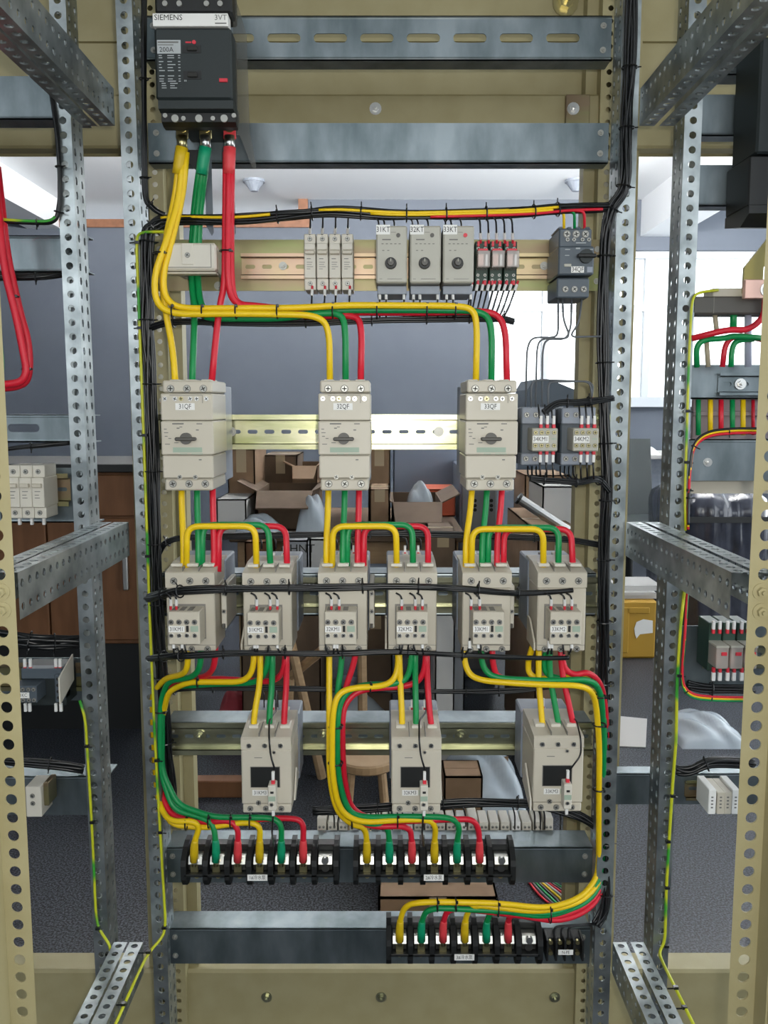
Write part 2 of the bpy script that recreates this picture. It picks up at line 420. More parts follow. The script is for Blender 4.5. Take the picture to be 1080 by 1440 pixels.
# small beige corner plate beside the top rear beam
build('corner_bracket', MB().box(P(796, 150, YR).x, P(830, 150, YR).x, YR + .002, YR + .012, P(540, 176, YR).z, P(540, 132, YR).z, .001), 'zinc', main)

# ------------------------------------------------------------------ mounting bars
YBAR = .05
def bar(label, y0, y1, x0, x1, yf=YBAR, top=0.0, bot=0.0, m='galvbar', slots=None, name='mounting_bar', bolts=True, r=.0):
    z1, z0 = P(540, y0, yf).z, P(540, y1, yf).z
    X0, X1 = x0, x1
    t = thing(name, label, 'mounting bar', ((X0 + X1) / 2, yf, z0))
    mb = MB()
    if slots:
        sx0, pitch, n, sy = slots
        sz = P(540, sy, yf).z; hh = .013
        s0 = P(sx0, sy, yf).x; pw = pitch / F * depth(P(540, sy, yf))
        mb.perf((s0, yf, sz + hh), (0, 0, -1), (1, 0, 0), (0, 1, 0), 2 * hh, 1, pw, n, .0065, a=pw * .5 - .016, n=16)
        mb.box(X0, X1, yf, yf + .002, sz + hh, z1).box(X0, X1, yf, yf + .002, z0, sz - hh)
        mb.box(X0, s0, yf, yf + .002, sz - hh, sz + hh).box(s0 + pw * n, X1, yf, yf + .002, sz - hh, sz + hh)
    else: mb.box(X0, X1, yf, yf + .002, z0, z1)
    if top: mb.box(X0, X1, yf, yf + top, z1 - .002, z1)
    if bot: mb.box(X0, X1, yf, yf + bot, z0, z0 + .002)
    # rounded fold along the edge that catches the light
    if bot: mb.cyl((X0, yf + .003, z0 + .003), (1, 0, 0), .0035, X1 - X0, 10)
    if top: mb.cyl((X0, yf + .003, z1 - .003), (1, 0, 0), .0035, X1 - X0, 10)
    build('channel', mb, m, t)
    if bolts:
        for x in (X0 + .012, X1 - .012):
            for z in (z0 + .014, z1 - .014): bolt(t, (x, yf, z), .0026, 'screwhead')
    return t
def dinrail(parent, y0, y1, x0, x1, yback, h=.0075, m='zinc', slot=None, smooth=True):
    """hat-section rail: two lips in front, slotted web behind; y0..y1 photo rows of the whole rail"""
    yf = yback - h
    z1, z0 = P(540, y0, yf).z, P(540, y1, yf).z
    lip = (z1 - z0) * .17
    mb = MB().box(x0, x1, yf, yf + .0012, z1 - lip, z1).box(x0, x1, yf, yf + .0012, z0, z0 + lip)
    mb.box(x0, x1, yf, yback, z1 - lip, z1 - lip + .0012).box(x0, x1, yf, yback, z0 + lip - .0012, z0 + lip)
    zc = (z0 + z1) / 2; hw = (z1 - z0) / 2 - lip
    n = max(1, int((x1 - x0) / .025)); pw = (x1 - x0) / n
    mb.perf((x0, yback - .0012, zc + hw), (0, 0, -1), (1, 0, 0), (0, 1, 0), 2 * hw, 1, pw, n, .0031, a=.0045, th=.001, n=12)
    return build('rail', mb, m, parent)
BX0, BX1 = -.346, .3295
bar('long galvanised bar with oblong slots, behind the top of the large black breaker', 22, 85, BX0, BX1, top=.03, bot=.035, slots=(301, 65.4, 8, 53.5))
bar('plain galvanised bar, second from the top, behind the three large cable lugs', 173, 230, BX0, BX1, bot=.03)
b3 = bar('yellow zinc-plated bar carrying the timers and relays', 337, 409, BX0, BX1, m='zinc', bot=.0, top=0)
dinrail(b3, 356, 392, P(340, 370, YBAR).x, P(790, 370, YBAR).x, YBAR, .009, 'zincpink')
for x in (398, 307, 765): bolt(b3, P(x, 374 if x != 307 else 402, YBAR - .001), .0036, 'screwhead')
b4 = thing('mounting_bar', 'bright zinc rail carrying the three beige motor breakers', 'mounting bar', (0, YBAR, P(540, 632, YBAR).z))
dinrail(b4, 583, 632, BX0 + .002, BX1 - .002, YBAR + .012, .016, 'zincbright')
for x in (325, 617): bolt(b4, P(x, 607, YBAR + .009), .0045, 'screwhead')
b5 = bar('galvanised bar with rail carrying the row of six contactors', 806, 866, BX0, BX1, top=.05, bot=.03)
dinrail(b5, 812, 862, BX0, BX1, YBAR - .001, .014, 'zinc2')
b6 = bar('galvanised bar with zinc rail carrying the lowest three contactors', 1016, 1062, BX0, BX1, top=.055, bot=.03)
dinrail(b6, 1017, 1062, BX0, BX1, YBAR - .001, .014, 'zinc2')
for x in (281, 455, 648): bolt(b6, P(x, 1035, YBAR - .003), .006, 'zinc2')
bar('galvanised bar holding two black seven-pole terminal blocks', 1192, 1241, BX0, BX1, yf=.02, top=.058)
bar('lowest galvanised bar, holding one black terminal block and the small terminal strip', 1306, 1355, BX0, BX1, yf=.02, top=.05)

# ================================================================== devices
class Dev:
    """device whose details are given in photo pixels around a reference centre, placed at its own centre"""
    def __init__(s, name, label, cat, ref, at, Yf, group=None, ybase=None):
        s.ref = ref; s.c = P(at[0], at[1], Yf); s.k = depth(s.c) / F; s.Yf = Yf
        s.o = thing(name, label, cat, (s.c.x, Yf, s.Z(ybase if ybase else ref[1] + 80)), group)
    def X(s, px): return s.c.x + (px - s.ref[0]) * s.k
    def Z(s, py): return s.c.z + (s.ref[1] - py) * s.k * 1.006
    def box(s, name, m, x0, x1, y0, y1, d0, d1, b=.001, parent=None, label=None):
        return build(name, MB().box(s.X(x0), s.X(x1), s.Yf + d0, s.Yf + d1, s.Z(y1), s.Z(y0), b), m, parent or s.o, label)
    def prism(s, name, m, x0, x1, prof, parent=None, label=None):
        """prof: (depth in m, photo row)"""
        return build(name, MB().prism([(s.Yf + d, s.Z(y)) for d, y in prof], s.X(x0), s.X(x1)), m, parent or s.o, label)
    def screw(s, x, y, d=0, r=.0034, m='screwhead', parent=None, rim='groove'):
        c = Vector((s.X(x), s.Yf + d, s.Z(y)))
        o = build('screw', MB().cyl(c + Vector((0, .0002, 0)), (0, -1, 0), r * 1.25, .0009, 12), rim, parent or s.o)
        h = MB().cyl(c + Vector((0, -.0006, 0)), (0, -1, 0), r, .0012, 12)
        build('head', h, m, o)
        a = random.uniform(0, 3.14); u = Vector((math.cos(a), 0, math.sin(a))); w = Vector((-u.z, 0, u.x))
        sl = MB()
        for p, q in ((u, w), (w, u)):
            e = c + Vector((0, -.00185, 0))
            sl.add([e - p * r * .75 - q * r * .16, e + p * r * .75 - q * r * .16, e + p * r * .75 + q * r * .16, e - p * r * .75 + q * r * .16], [(0, 1, 2, 3)])
        build('slot', sl, 'dark', o)
        return o
    def label(s, txt, x0, x1, y0, y1, d, size=None, m='white', ink='ink'):
        o = s.box('name_tag', m, x0, x1, y0, y1, d - .0006, d, 0)
        sz = size or (s.Z(y0) - s.Z(y1)) * .95
        text(txt, sz, (s.X((x0 + x1) / 2), s.Yf + d - .0009, s.Z((y0 + y1) / 2)), ink, o, sx=.8)
        return o
    def cyl(s, name, m, x, y, d0, r, h, n=20, parent=None, r2=None, axis=(0, -1, 0)):
        return build(name, MB().cyl((s.X(x), s.Yf + d0, s.Z(y)), axis, r, h, n, r2), m, parent or s.o)
    def tube(s, name, m, pts, r, parent=None, rb=.008, n=6):
        return build(name, MB().tube(fillet([(s.X(a), s.Yf + d, s.Z(b)) for a, b, d in pts], rb), r, n), m, parent or s.o, smooth=True)
    def lines(s, name, m, segs, d, parent=None):
        """printed marks"""
        mb = MB()
        for x0, x1, y0, y1 in segs:
            mb.box(s.X(x0), s.X(x1), s.Yf + d - .0003, s.Yf + d, s.Z(y1), s.Z(y0))
        return build(name, mb, m, parent or s.o)

# ---- moulded-case breaker at the top left
def big_breaker():
    d = Dev('molded_case_breaker', 'large anthracite moulded-case breaker marked 200A, hanging at the top left of the panel', 'breaker', (275, 100), (275, 100), -.10, ybase=205)
    d.box('body', 'anthra', 218, 326, 42, 138, 0, .045, .003); d.box('rear_body', 'anthra', 232, 296, -10, 150, .045, .149, .002)
    d.box('upper_terminal_cover', 'black', 219, 327, -30, 22, .004, .05, .003)
    for x in (234, 254, 292, 311): d.cyl('screw', 'screwhead', x, 10, .004, .0035, .003, 12)
    strip = d.box('name_strip', 'white', 217, 322, 24, 41, -.001, .02, .0005, label='light grey strip with lettering')
    text('SIEMENS', .0098, (d.X(239), d.Yf - .0014, d.Z(30)), 'ink', strip)
    text('3VT', .0095, (d.X(312), d.Yf - .0014, d.Z(30)), 'inkgrey', strip)
    d.lines('small_print', 'inkgrey', [(304, 320, 36.5, 38)], -.001, strip)
    pl = d.box('rating_label', 'inkwhite', 222, 255, 59, 77, -.0006, .001, 0)
    text('200A', .0085, (d.X(235), d.Yf - .001, d.Z(72)), 'ink', pl)
    d.lines('fine_print', 'inkgrey', [(223, 252, 61, 63), (223, 245, 65, 66)], -.0007, pl)
    rows = []
    random.seed(3)
    for i, y in enumerate((79, 82, 87, 91, 95, 99, 106, 110, 113, 116, 119, 122)):
        a = 224 if i < 9 else 227
        rows += [(a, a + random.uniform(3, 8), y, y + 1.1), (a + 12, a + 12 + random.uniform(6, 12), y, y + 1.1), (a + 27, 254, y, y + 1.1)]
    d.lines('data_print', 'inkwhite', rows, -.0004)
    for y0, y1 in ((66, 76), (100, 111)):
        sl = d.box('toggle_slot', 'black', 258, 283, y0, y1, -.0008, .001, 0)
        d.box('toggle', 'dark', 264, 278, y0 + 2, y1 - 2, -.004, 0, .001, sl)
    d.cyl('indicator', 'redp', 274, 62, 0, .0025, .0015, 12); d.box('red_mark', 'redp', 262, 270, 61, 63, -.0006, 0, 0)
    d.box('trip_button', 'redp', 308, 320, 110, 115, -.002, .001, .0005, label='small red trip button')
    d.lines('tick', 'inkwhite', [(259, 260, 112, 114), (261, 262, 112, 114)], -.0004)
    d.prism('lower_terminal_cover', 'anthra', 221, 327, [(.0, 139), (.0, 150), (.012, 152), (.05, 152), (.05, 139)])
    d.prism('terminal_shroud', 'black', 222, 328, [(.012, 152), (.012, 164), (.022, 168), (.036, 168), (.036, 152)])
    for x in (228, 242, 254, 276, 296, 312, 326): d.cyl('screw', 'screwhead', x, 160 if x not in (228, 326) else 156, .012, .0048 if x in (242, 276, 312) else .003, .003, 14)
    # phase barriers hanging between the lugs
    for x in (271, 305):
        build('phase_barrier', MB().prismy([(d.X(x - 4), d.Z(176)), (d.X(x + 6), d.Z(176)), (d.X(x + 7), d.Z(302)), (d.X(x + 4), d.Z(306)), (d.X(x - 4), d.Z(292))], d.Yf + .085, d.Yf + .0865), 'slate', d.o)
    build('phase_barrier', MB().prismy([(d.X(222), d.Z(176)), (d.X(262), d.Z(176)), (d.X(262), d.Z(206)), (d.X(250), d.Z(206)), (d.X(224), d.Z(178))], d.Yf + .10, d.Yf + .1015), 'black', d.o)
    # transparent side sheet
    build('clear_side_shield', MB().prismy([(d.X(322), d.Z(-20)), (d.X(332), d.Z(2)), (d.X(343), d.Z(40)), (d.X(345), d.Z(172)), (d.X(354), d.Z(222)), (d.X(348), d.Z(222)), (d.X(330), d.Z(176)), (d.X(326), d.Z(176))], d.Yf + .03, d.Yf + .031), 'clear', d.o)
    d.box('mounting_foot', 'anthra', 236, 292, -20, 150, .147, .15, .0)
    return d
big_breaker()

# ---- row 1: terminal cover box, mini breakers, timers, relays, small motor breaker
def cover_box():
    d = Dev('terminal_cover', 'pale grey box-shaped terminal cover with one central screw, in front of the green cables', 'terminal cover', (268, 362), (268, 362), -.055, ybase=384)
    d.box('lid', 'device2', 231, 304, 342, 380, 0, .022, .003)
    d.box('ridge', 'device2', 256, 272, 343, 372, -.0015, .001, .0005)
    d.box('groove', 'groove', 232, 297, 375, 376, -.0006, .001, 0); d.box('groove', 'groove', 296.3, 297.2, 344, 375, -.0006, .001, 0)
    d.screw(264, 359, -.0015, .003)
    d.box('skirt', 'device', 233, 303, 381, 384, .004, .022, .001)
    d.box('bracket', 'timer', 236, 244, 345, 378, .022, .098, .001); d.box('bracket', 'timer', 293, 301, 345, 378, .022, .098, .001)
cover_box()
ORD4 = ('first', 'second', 'third', 'fourth')
for i in range(4):
    d = Dev('mini_breaker', ORD4[i] + ' from the left of the four narrow pale fuse holders beside the timers', 'fuse holder', (435.5, 368), (435.5 + i * 17.6, 368), -.012, 'narrow fuse holders on the upper rail', ybase=407)
    d.box('housing', 'device2', 427.4, 443.6, 346, 390, .003, .06, .001)
    d.box('upper_terminal', 'device2', 427.4, 443.6, 329, 342.5, .006, .055, .001); d.box('lower_terminal', 'device2', 427.4, 443.6, 390, 406, .006, .055, .001)
    d.box('shoulder', 'device2', 428, 443, 342.5, 352, .0, .05, .001)
    d.box('lever', 'device', 428.5, 442.5, 353, 358, -.004, .02, .001)
    d.screw(435.5, 336, .006, .0028); d.screw(435.5, 397, .006, .0028)
    d.lines('print', 'inkgrey', [(431, 437, 363, 364), (431, 439, 368, 368.7), (431, 438, 371, 371.7), (431, 440, 374, 374.7), (431, 436, 377, 377.7)], .003)
for i, (cx, t) in enumerate(((552, '31KT'), (599.5, '32KT'), (646, '33KT'))):
    d = Dev('time_relay', 'grey time relay with a round black dial, tagged ' + t, 'time relay', (552.5, 362), (cx, 362), -.05, 'grey time relays on the upper rail', ybase=410)
    d.box('housing', 'timer', 529.5, 573, 319, 397, 0, .07, .002)
    d.box('socket', 'bluegrey', 531, 573, 398, 410, .02, .09, .001)
    d.label(t, 529.5, 549, 318, 331, -.0004, .0105)
    d.cyl('status_lamp', 'redp' if i == 2 else 'knob', 560.5, 332, 0, .0028, .0018, 14)
    k = d.cyl('dial', 'black', 550, 370, 0, .0082, .006, 24, r2=.0074)
    d.cyl('dial_cap', 'knob', 550, 370, -.006, .0048, .004, 20, k, .004); d.box('pointer', 'timer', 549.5, 550.5, 365, 369, -.0103, -.0098, 0, k)
    d.lines('print', 'inkgrey', [(538, 550, 337, 338.5), (537, 540, 343, 344), (543, 546, 343, 344), (549, 552, 343, 344), (555, 558, 343, 344), (561, 564, 343, 344), (538, 541, 352, 353), (545, 548, 352, 353), (534, 538, 391, 391.6), (545, 566, 391, 391.6), (550, 557, 327.5, 328)], 0)
for i in range(3):
    cx = 679.5 + i * 20.5
    d = Dev('plug_in_relay', ('left', 'middle', 'right')[i] + ' of three small clear plug-in relays beside the timer tagged 33KT', 'relay', (720.5, 367), (cx, 367), -.03, 'clear plug-in relays on the upper rail', ybase=405)
    d.box('socket', 'relaygreen', 711, 729.5, 337, 399, .018, .075, .001)
    rc = d.box('relay_body', 'relayclear', 711.5, 729, 354, 377, -.01, .03, .001)
    d.box('coil', 'copper', 713, 721, 358, 374, -.004, .015, .0005, rc); d.box('contact', 'steel', 723, 727, 358, 374, -.002, .012, .0005, rc)
    d.box('latch', 'redp', 713, 727, 350, 354, .0, .02, .0005)
    for x in (715, 725):
        for y in (342, 347, 384, 391): d.screw(x, y, .018, .0021, rim='relaygreen')
        d.box('ferrule', 'redp', x - 1.6, x + 1.6, 338, 345, .012, .018, .0003); d.box('ferrule', 'redp', x - 1.6, x + 1.6, 392, 398, .012, .018, .0003)
d = Dev('motor_breaker', 'slate-grey motor protection breaker tagged 34QF at the right end of the upper rail', 'breaker', (808, 370), (808, 370), -.04, ybase=418)
d.box('upper_terminal', 'slate', 786, 832, 322, 348, .004, .08, .002); d.box('front', 'slate', 784, 834, 348, 387, -.006, .08, .002); d.box('lower_terminal', 'slate', 785, 831, 389, 417, .006, .08, .002)
for x in (797, 810, 823): d.screw(x, 330, .004, .0042); d.screw(x, 405, .006, .0036)
for x in (798, 807, 819, 828): d.screw(x, 337.5, .004, .0026, rim='slate')
for x in (788, 800.5, 813, 826): d.box('cable_guide', 'slate', x - 3, x + 3, 320, 323, .004, .06, .0008)
kb = d.cyl('knob', 'anthra', 822, 362, -.006, .0095, .006, 20); d.box('grip', 'black', 809, 835, 359.5, 364.5, -.0165, -.008, .001, kb)
d.lines('print', 'inkwhite', [(808, 822, 343, 344.2), (793, 800, 352, 353), (828, 832, 352, 353), (808, 814, 350, 352), (793, 799, 360, 361)], -.006)
d.label('34QF', 802, 820, 375.5, 384, -.0064, .0092)
d.box('adjuster', 'timer', 792, 802, 372, 376, -.0075, -.005, .0005); d.box('tag', 'bluegrey', 824, 832, 376, 384, -.0075, -.005, .0005)

# ---- row 2: three beige motor protection breakers
def motor_breaker(cx, cy, t, where):
    d = Dev('motor_breaker', 'beige three-pole motor breaker with a rotary handle, tagged ' + t + ', ' + where, 'breaker', (485, 612), (cx, cy), -.112, 'beige motor protection breakers', ybase=690)
    d.box('upper_terminal', 'device', 450, 520, 536, 553, .005, .11, .002)
    for x in (461, 483.5, 506): d.box('cable_entry', 'device2', x - 7, x + 7, 534, 538, .03, .08, .001)
    d.box('upper_cover', 'device', 448, 521, 554.2, 591.6, 0, .10, .0015)
    d.box('front_plate', 'device', 447.6, 521.4, 592.4, 639.6, -.0012, .10, .0015)
    d.box('lower_cover', 'device', 448.4, 520, 640.4, 672.6, 0, .10, .0015)
    d.box('lower_terminal', 'device', 450, 518, 673.4, 690, .003, .105, .002)
    d.box('rear_housing', 'bluegrey', 449.5, 519.5, 542, 684, .10, .158, .001)
    for x in (461.5, 484.5, 507.5): d.screw(x, 547.5, .005, .0042); d.screw(x, 680.5, .003, .0042)
    for x in (454.5, 468.5, 477, 490, 499, 512.5): d.screw(x, 561.5, 0, .0030, 'brass' if x in (477,) else 'steel', rim='device')
    for x in (472.5, 494.5): d.screw(x, 670.5, 0, .0030, rim='device')
    d.box('aux_window', 'groove', 461, 507, 556.3, 557, -.0004, .001, 0); d.box('aux_window', 'groove', 506.6, 507.3, 557, 567.5, -.0004, .001, 0)
    d.label(t, 469, 496, 567.5, 577, -.0006, .0092)
    kb = d.cyl('knob', 'knob', 483.5, 616.5, -.0012, .0078, .007, 24); d.box('grip', 'knob', 469, 498, 614.5, 619.5, -.012, -.0012, .0015, kb)
    d.box('green_strip', 'teal', 464, 505, 629, 636, -.0016, 0, 0)
    seg = [(464, 480, 595.2, 597), (498, 506, 595.5, 596.8), (452, 456, 603, 604), (452, 458, 608, 609), (453, 457, 613, 614), (458, 462, 616, 617), (453, 460, 624, 625), (470, 474, 601.5, 603), (497, 501, 604, 605.5), (466, 472, 622, 623), (474, 478, 600, 601), (500, 504, 645.5, 647)]
    d.lines('print', 'inkgrey', seg, -.0012)
    d.lines('green_print', 'teal', [(474, 484, 637.5, 638.5), (490, 506, 637.5, 638.5)], -.0012)
    d.box('din_clip', 'black', 470, 500, 585, 630, .156, .158, 0)
motor_breaker(264, 612, '31QF', 'leftmost of the row')
motor_breaker(485, 612, '32QF', 'in the middle of the row')
motor_breaker(691.5, 612, '33QF', 'rightmost of the row')

# ---- row 2 right: two small grey contactors
for t, cx, lab in (('34KM1', 764, 'left'), ('34KM2', 821, 'right')):
    d = Dev('small_contactor', 'small grey contactor with red ferrules tagged ' + t + ', ' + ('next to breaker 33QF' if lab == 'left' else 'against the right-hand mounting post'), 'contactor', (764, 617), (cx, 617), -.055, 'small grey contactors', ybase=656)
    d.box('base', 'slate', 737, 786, 574, 656, .03, .105, .002)
    d.box('coil_block', 'bluegrey', 736, 784, 573, 597, .018, .05, .0015); d.box('lower_block', 'bluegrey', 736, 784, 638, 655, .018, .05, .0015)
    au = d.box('aux_block', 'timer', 746.5, 782, 602, 634, -.012, .03, .0015)
    for x in (751, 759.5, 768, 777):
        d.screw(x, 608, -.012, .0026, 'brass', au, rim='groove'); d.screw(x, 626, -.012, .0026, 'brass', au, rim='groove')
    d.label(t, 747, 769, 612.5, 622, -.0125, .0088)
    d.lines('print', 'teal', [(773, 780, 616, 617.5)], -.012, au)
    for x in (743, 756): d.screw(x, 584, .018, .0032); d.screw(x, 646, .018, .0032)
    for x in (760, 769, 778):
        d.box('ferrule', 'redp', x - 2.2, x + 2.2, 597, 603, -.004, .003, .0005); d.box('ferrule', 'redp', x - 2.2, x + 2.2, 633, 639, -.004, .003, .0005)
        d.box('marker_sleeve', 'sleeve', x - 2, x + 2, 585, 597, -.003, .002, .0005); d.box('marker_sleeve', 'sleeve', x - 2, x + 2, 639, 650, -.003, .002, .0005)

# ---- row 3: six contactors with auxiliary blocks
KMS = [('31KM1', 268, 857), ('31KM2', 376, 858), ('32KM1', 482, 857), ('32KM2', 580, 857), ('33KM1', 684.5, 857), ('33KM2', 790, 857)]
def contactor(t, cx, cy, i):
    where = ('leftmost of the six', 'second from the left of the six', 'third from the left of the six', 'third from the right of the six', 'second from the right of the six', 'rightmost of the six')[i]
    d = Dev('contactor', 'beige contactor with a four-pole auxiliary block, tagged ' + t + ', ' + where, 'contactor', (482, 857), (cx, cy), -.122, 'beige contactors with auxiliary blocks', ybase=918)
    d.prism('upper_terminal', 'device', 447.5, 516.5, [(0, 826), (0, 806), (.002, 804.5), (.05, 797), (.10, 797), (.10, 826)])
    for x in (459.5, 482, 504.5):
        d.box('cable_entry', 'device2', x - 8, x + 8, 795.5, 800, .018, .034, .0008)
    for x in (471, 493.5): d.box('divider', 'groove', x - .5, x + .5, 798, 804, .004, .05, 0)
    d.box('front_cover', 'device', 448, 516, 826.8, 917, .001, .075, .0015)
    d.box('rear_housing', 'bluegrey', 446, 518, 800, 908, .075, .158, .002)
    for x in (459.5, 482, 504.5): d.screw(x, 816.5, 0, .0040)
    d.box('recess', 'groove', 457.5, 503, 849.5, 899, -.0004, .002, 0)
    au = d.box('aux_block', 'device', 459, 502, 852, 897.5, -.036, 0, .001)
    for x in (465, 476, 487): d.box('chamber', 'groove', x - 3.5, x + 3.5, 851.6, 853, -.028, -.006, 0, au)
    # pixel rows on the block front, corrected for its nearer plane
    for x in (463.2, 474, 484.5, 495.3):
        d.screw(x, 866, -.036, .0029, 'steel', au); d.screw(x, 884.5, -.036, .0029, 'steel', au, rim='device2')
    d.label(t, 459.5, 481.5, 871.5, 880, -.0364, .0078)
    d.box('switch', 'ink', 483.6, 487, 871, 879.5, -.0372, -.035, 0, au); d.box('green_square', 'teal', 489.5, 500, 871.5, 879.5, -.0366, -.035, 0, au)
    d.box('seam', 'groove', 448.5, 515.5, 908, 908.6, .0004, .002, 0)
    d.screw(471, 904.5, .001, .0030, rim='device')
    for x in (459.5, 482, 504.5): d.screw(x, 914, .001, .0036)
    for x in (474, 494):
        cb = d.box('coil_terminal', 'device2', x - 4.5, x + 4.5, 796, 814, .10, .125, .001)
        d.screw(x, 806, .10, .003, 'steel', cb, rim='device')
        d.box('marker_sleeve', 'sleeve', x - 1.8, x + 1.8, 784, 795, .106, .110, .0004); d.box('ferrule', 'redp', x - 1.6, x + 1.6, 794, 798, .1055, .1105, .0004)
    # auxiliary strip on the outer flank
    if i in (0, 2, 4):
        sb = d.box('side_aux_block', 'device2', 518.5, 526, 830, 893, .035, .12, .001)
        for y in (842, 868): d.screw(522.3, y, .035, .0028, 'steel', sb, rim='device')
        d.box('side_lever', 'knob', 519.5, 524, 886, 892, .030, .036, .0005, sb)
    else:
        d.prism('side_fin', 'device', 443.5, 446, [(.04, 880), (.0, 905), (.0, 916), (.06, 916), (.06, 880)])
    d.box('din_clip', 'black', 468, 496, 850, 880, .156, .158, 0)
for i, (t, cx, cy) in enumerate(KMS): contactor(t, cx, cy, i)

# ---- row 4: three contactors without front block
def low_contactor(t, cx, cy, i):
    where = ('leftmost', 'middle one', 'rightmost')[i] + ' of the lowest row'
    d = Dev('contactor', 'beige contactor with a dark square window, tagged ' + t + ', ' + where, 'contactor', (374.5, 1090), (cx, cy), -.126, 'beige contactors of the lowest row', ybase=1146)
    d.prism('upper_terminal', 'device', 339.5, 409.5, [(0, 1053), (0, 1038), (.003, 1036), (.055, 1031), (.10, 1031), (.10, 1053)])
    for x in (353, 376, 398): d.box('cable_entry', 'device2', x - 7, x + 7, 1029, 1034, .03, .052, .0008)
    for x in (364.5, 387): d.box('divider', 'groove', x - .6, x + .6, 1031, 1036, .004, .05, 0)
    d.box('front_cover', 'device', 339.5, 409.5, 1053.6, 1132.6, .0, .10, .0015)
    d.box('lower_terminal', 'device', 340.5, 408.5, 1133.4, 1146, .001, .10, .0015)
    d.box('rear_housing', 'bluegrey', 337.5, 411.5, 1036, 1140, .10, .162, .002)
    for x in (351, 373, 395): d.screw(x, 1047, 0, .0034, 'steel', rim='device'); d.screw(x, 1139.5, .001, .0034)
    d.screw(386, 1056.5, 0, .0022, 'steel', rim='device'); d.screw(363, 1130, 0, .0036, rim='device')
    w = d.box('window', 'groove', 352, 394, 1077.5, 1108, -.0006, .001, 0)
    d.box('window_pane', 'black', 353, 393, 1078.3, 1107.2, -.001, 0, 0, w)
    d.label(t, 354.5, 377, 1111.5, 1119.5, -.0005, .0076)
    d.lines('print', 'inkgrey', [(358, 369, 1064.3, 1065.2)], 0)
    d.lines('green_print', 'teal', [(378, 384, 1112, 1119)], 0)
    ab = d.box('aux_block', 'device2', 379, 390, 1097, 1133, -.020, 0, .001)
    d.box('switch', 'ink', 382.5, 387, 1105, 1108, -.0208, -.019, 0, ab); d.box('green_square', 'teal', 379.6, 389.4, 1112, 1119, -.0206, -.019, 0, ab); d.screw(384, 1123.5, -.020, .0026, 'steel', ab, rim='device')
    d.box('ferrule', 'redp', 383, 388, 1092, 1097.5, -.014, -.008, .0005, ab); d.box('marker_sleeve', 'sleeve', 383.5, 387.5, 1080, 1092, -.0135, -.0085, .0005, ab)
    d.box('marker_sleeve', 'sleeve', 383, 387, 1133, 1144, -.0135, -.0085, .0005, ab)
    for x in (371.5, 391):
        cb = d.box('coil_terminal', 'device2', x - 4.5, x + 4.5, 1034, 1054, .10, .125, .001)
        d.screw(x, 1042, .10, .003, 'steel', cb, rim='device')
        d.box('ferrule', 'redp', x - 1.8, x + 1.8, 1030, 1035, .106, .111, .0004); d.box('marker_sleeve', 'sleeve', x - 1.8, x + 1.8, 1018, 1030, .1065, .1105, .0004)
    d.prism('side_fin', 'device2', 410.5, 412.5, [(.05, 1100), (.02, 1136), (.03, 1140), (.08, 1120)]) if i < 2 else d.prism('side_fin', 'device2', 335.5, 338, [(.05, 1095), (.0, 1128), (.0, 1144), (.07, 1130)])
    d.box('din_clip', 'black', 360, 390, 1080, 1100, .160, .162, 0)
low_contactor('31KM3', 374.5, 1090, 0); low_contactor('32KM3', 585.5, 1090, 1); low_contactor('33KM3', 785, 1088, 2)

# ---- power terminal blocks
TB_Y = -.028
TBX = {}
def terminal_block(label, xs, y0, tagx, t, key):
    d = Dev('terminal_block', label, 'terminal block', (xs[0], y0), (xs[0], y0), TB_Y, 'black seven-pole terminal blocks', ybase=y0 + 60)
    pw = (xs[-1] - xs[0]) / 6
    d.box('base', 'black', xs[0] - pw * .45, xs[-1] + pw * .45, y0 + 2, y0 + 42, .026, .047, .002)
    for i in range(8):
        x = xs[0] + (i - .5) * pw
        d.prism('barrier', 'black', x - 3.6, x + 3.6, [(.03, y0 - 4), (.016, y0), (-.002, y0 + 12), (-.004, y0 + 20), (-.004, y0 + 40), (.006, y0 + 52), (.018, y0 + 55), (.046, y0 + 46), (.046, y0 - 4)])
    d.box('cross_bar', 'black', xs[0] - pw * .5, xs[-1] + pw * .5, y0 + 32, y0 + 36, -.004, .03, .001)
    for i, x in enumerate(xs):
        cl = d.prism('clamp', 'nickel', x - 9.5, x + 9.5, [(.008, y0 + 11), (.003, y0 + 20), (.007, y0 + 30), (.024, y0 + 31), (.024, y0 + 10)])
        d.cyl('clamp_screw', 'brass' if i % 3 else 'steel', x, y0 + 14, .006, .0055, .006, 12, cl); d.cyl('clamp_hole', 'dark', x, y0 + 26, .006, .0062, .0022, 12, cl)
        d.cyl('lower_screw', 'brass', x, y0 + 42, .022, .0042, .01, 10)
    if t: d.label(t, tagx - 14, tagx + 14, y0 + 31, y0 + 40, -.0048, .0078)
    TBX[key] = [(x, d) for x in xs]
    return d
def lin(a, b, n): return [a + (b - a) * i / (n - 1) for i in range(n)]
terminal_block('black seven-pole terminal block, left one on the upper terminal bar', lin(273, 457, 7), 1198, 362, '1#\u51b7\u6c34\u6cf5', 'a')
terminal_block('black seven-pole terminal block, right one on the upper terminal bar', lin(516, 706, 7), 1198, 610, '2#\u51b7\u6c34\u6cf5', 'b')
terminal_block('black seven-pole terminal block on the lowest bar', lin(562, 745, 7), 1310, 653, '3#\u51b7\u6c34\u6cf5', 'c')
d = Dev('terminal_strip', 'small black four-way terminal strip at the right end of the lowest bar', 'terminal strip', (795, 1335), (795, 1335), -.02, ybase=1352)
d.box('base', 'black', 770, 820, 1326, 1352, .014, .04, .001)
for x in (770, 782.5, 795, 807.5, 820): d.box('barrier', 'black', x - 1.5, x + 1.5, 1322, 1353, 0, .03, .0005)
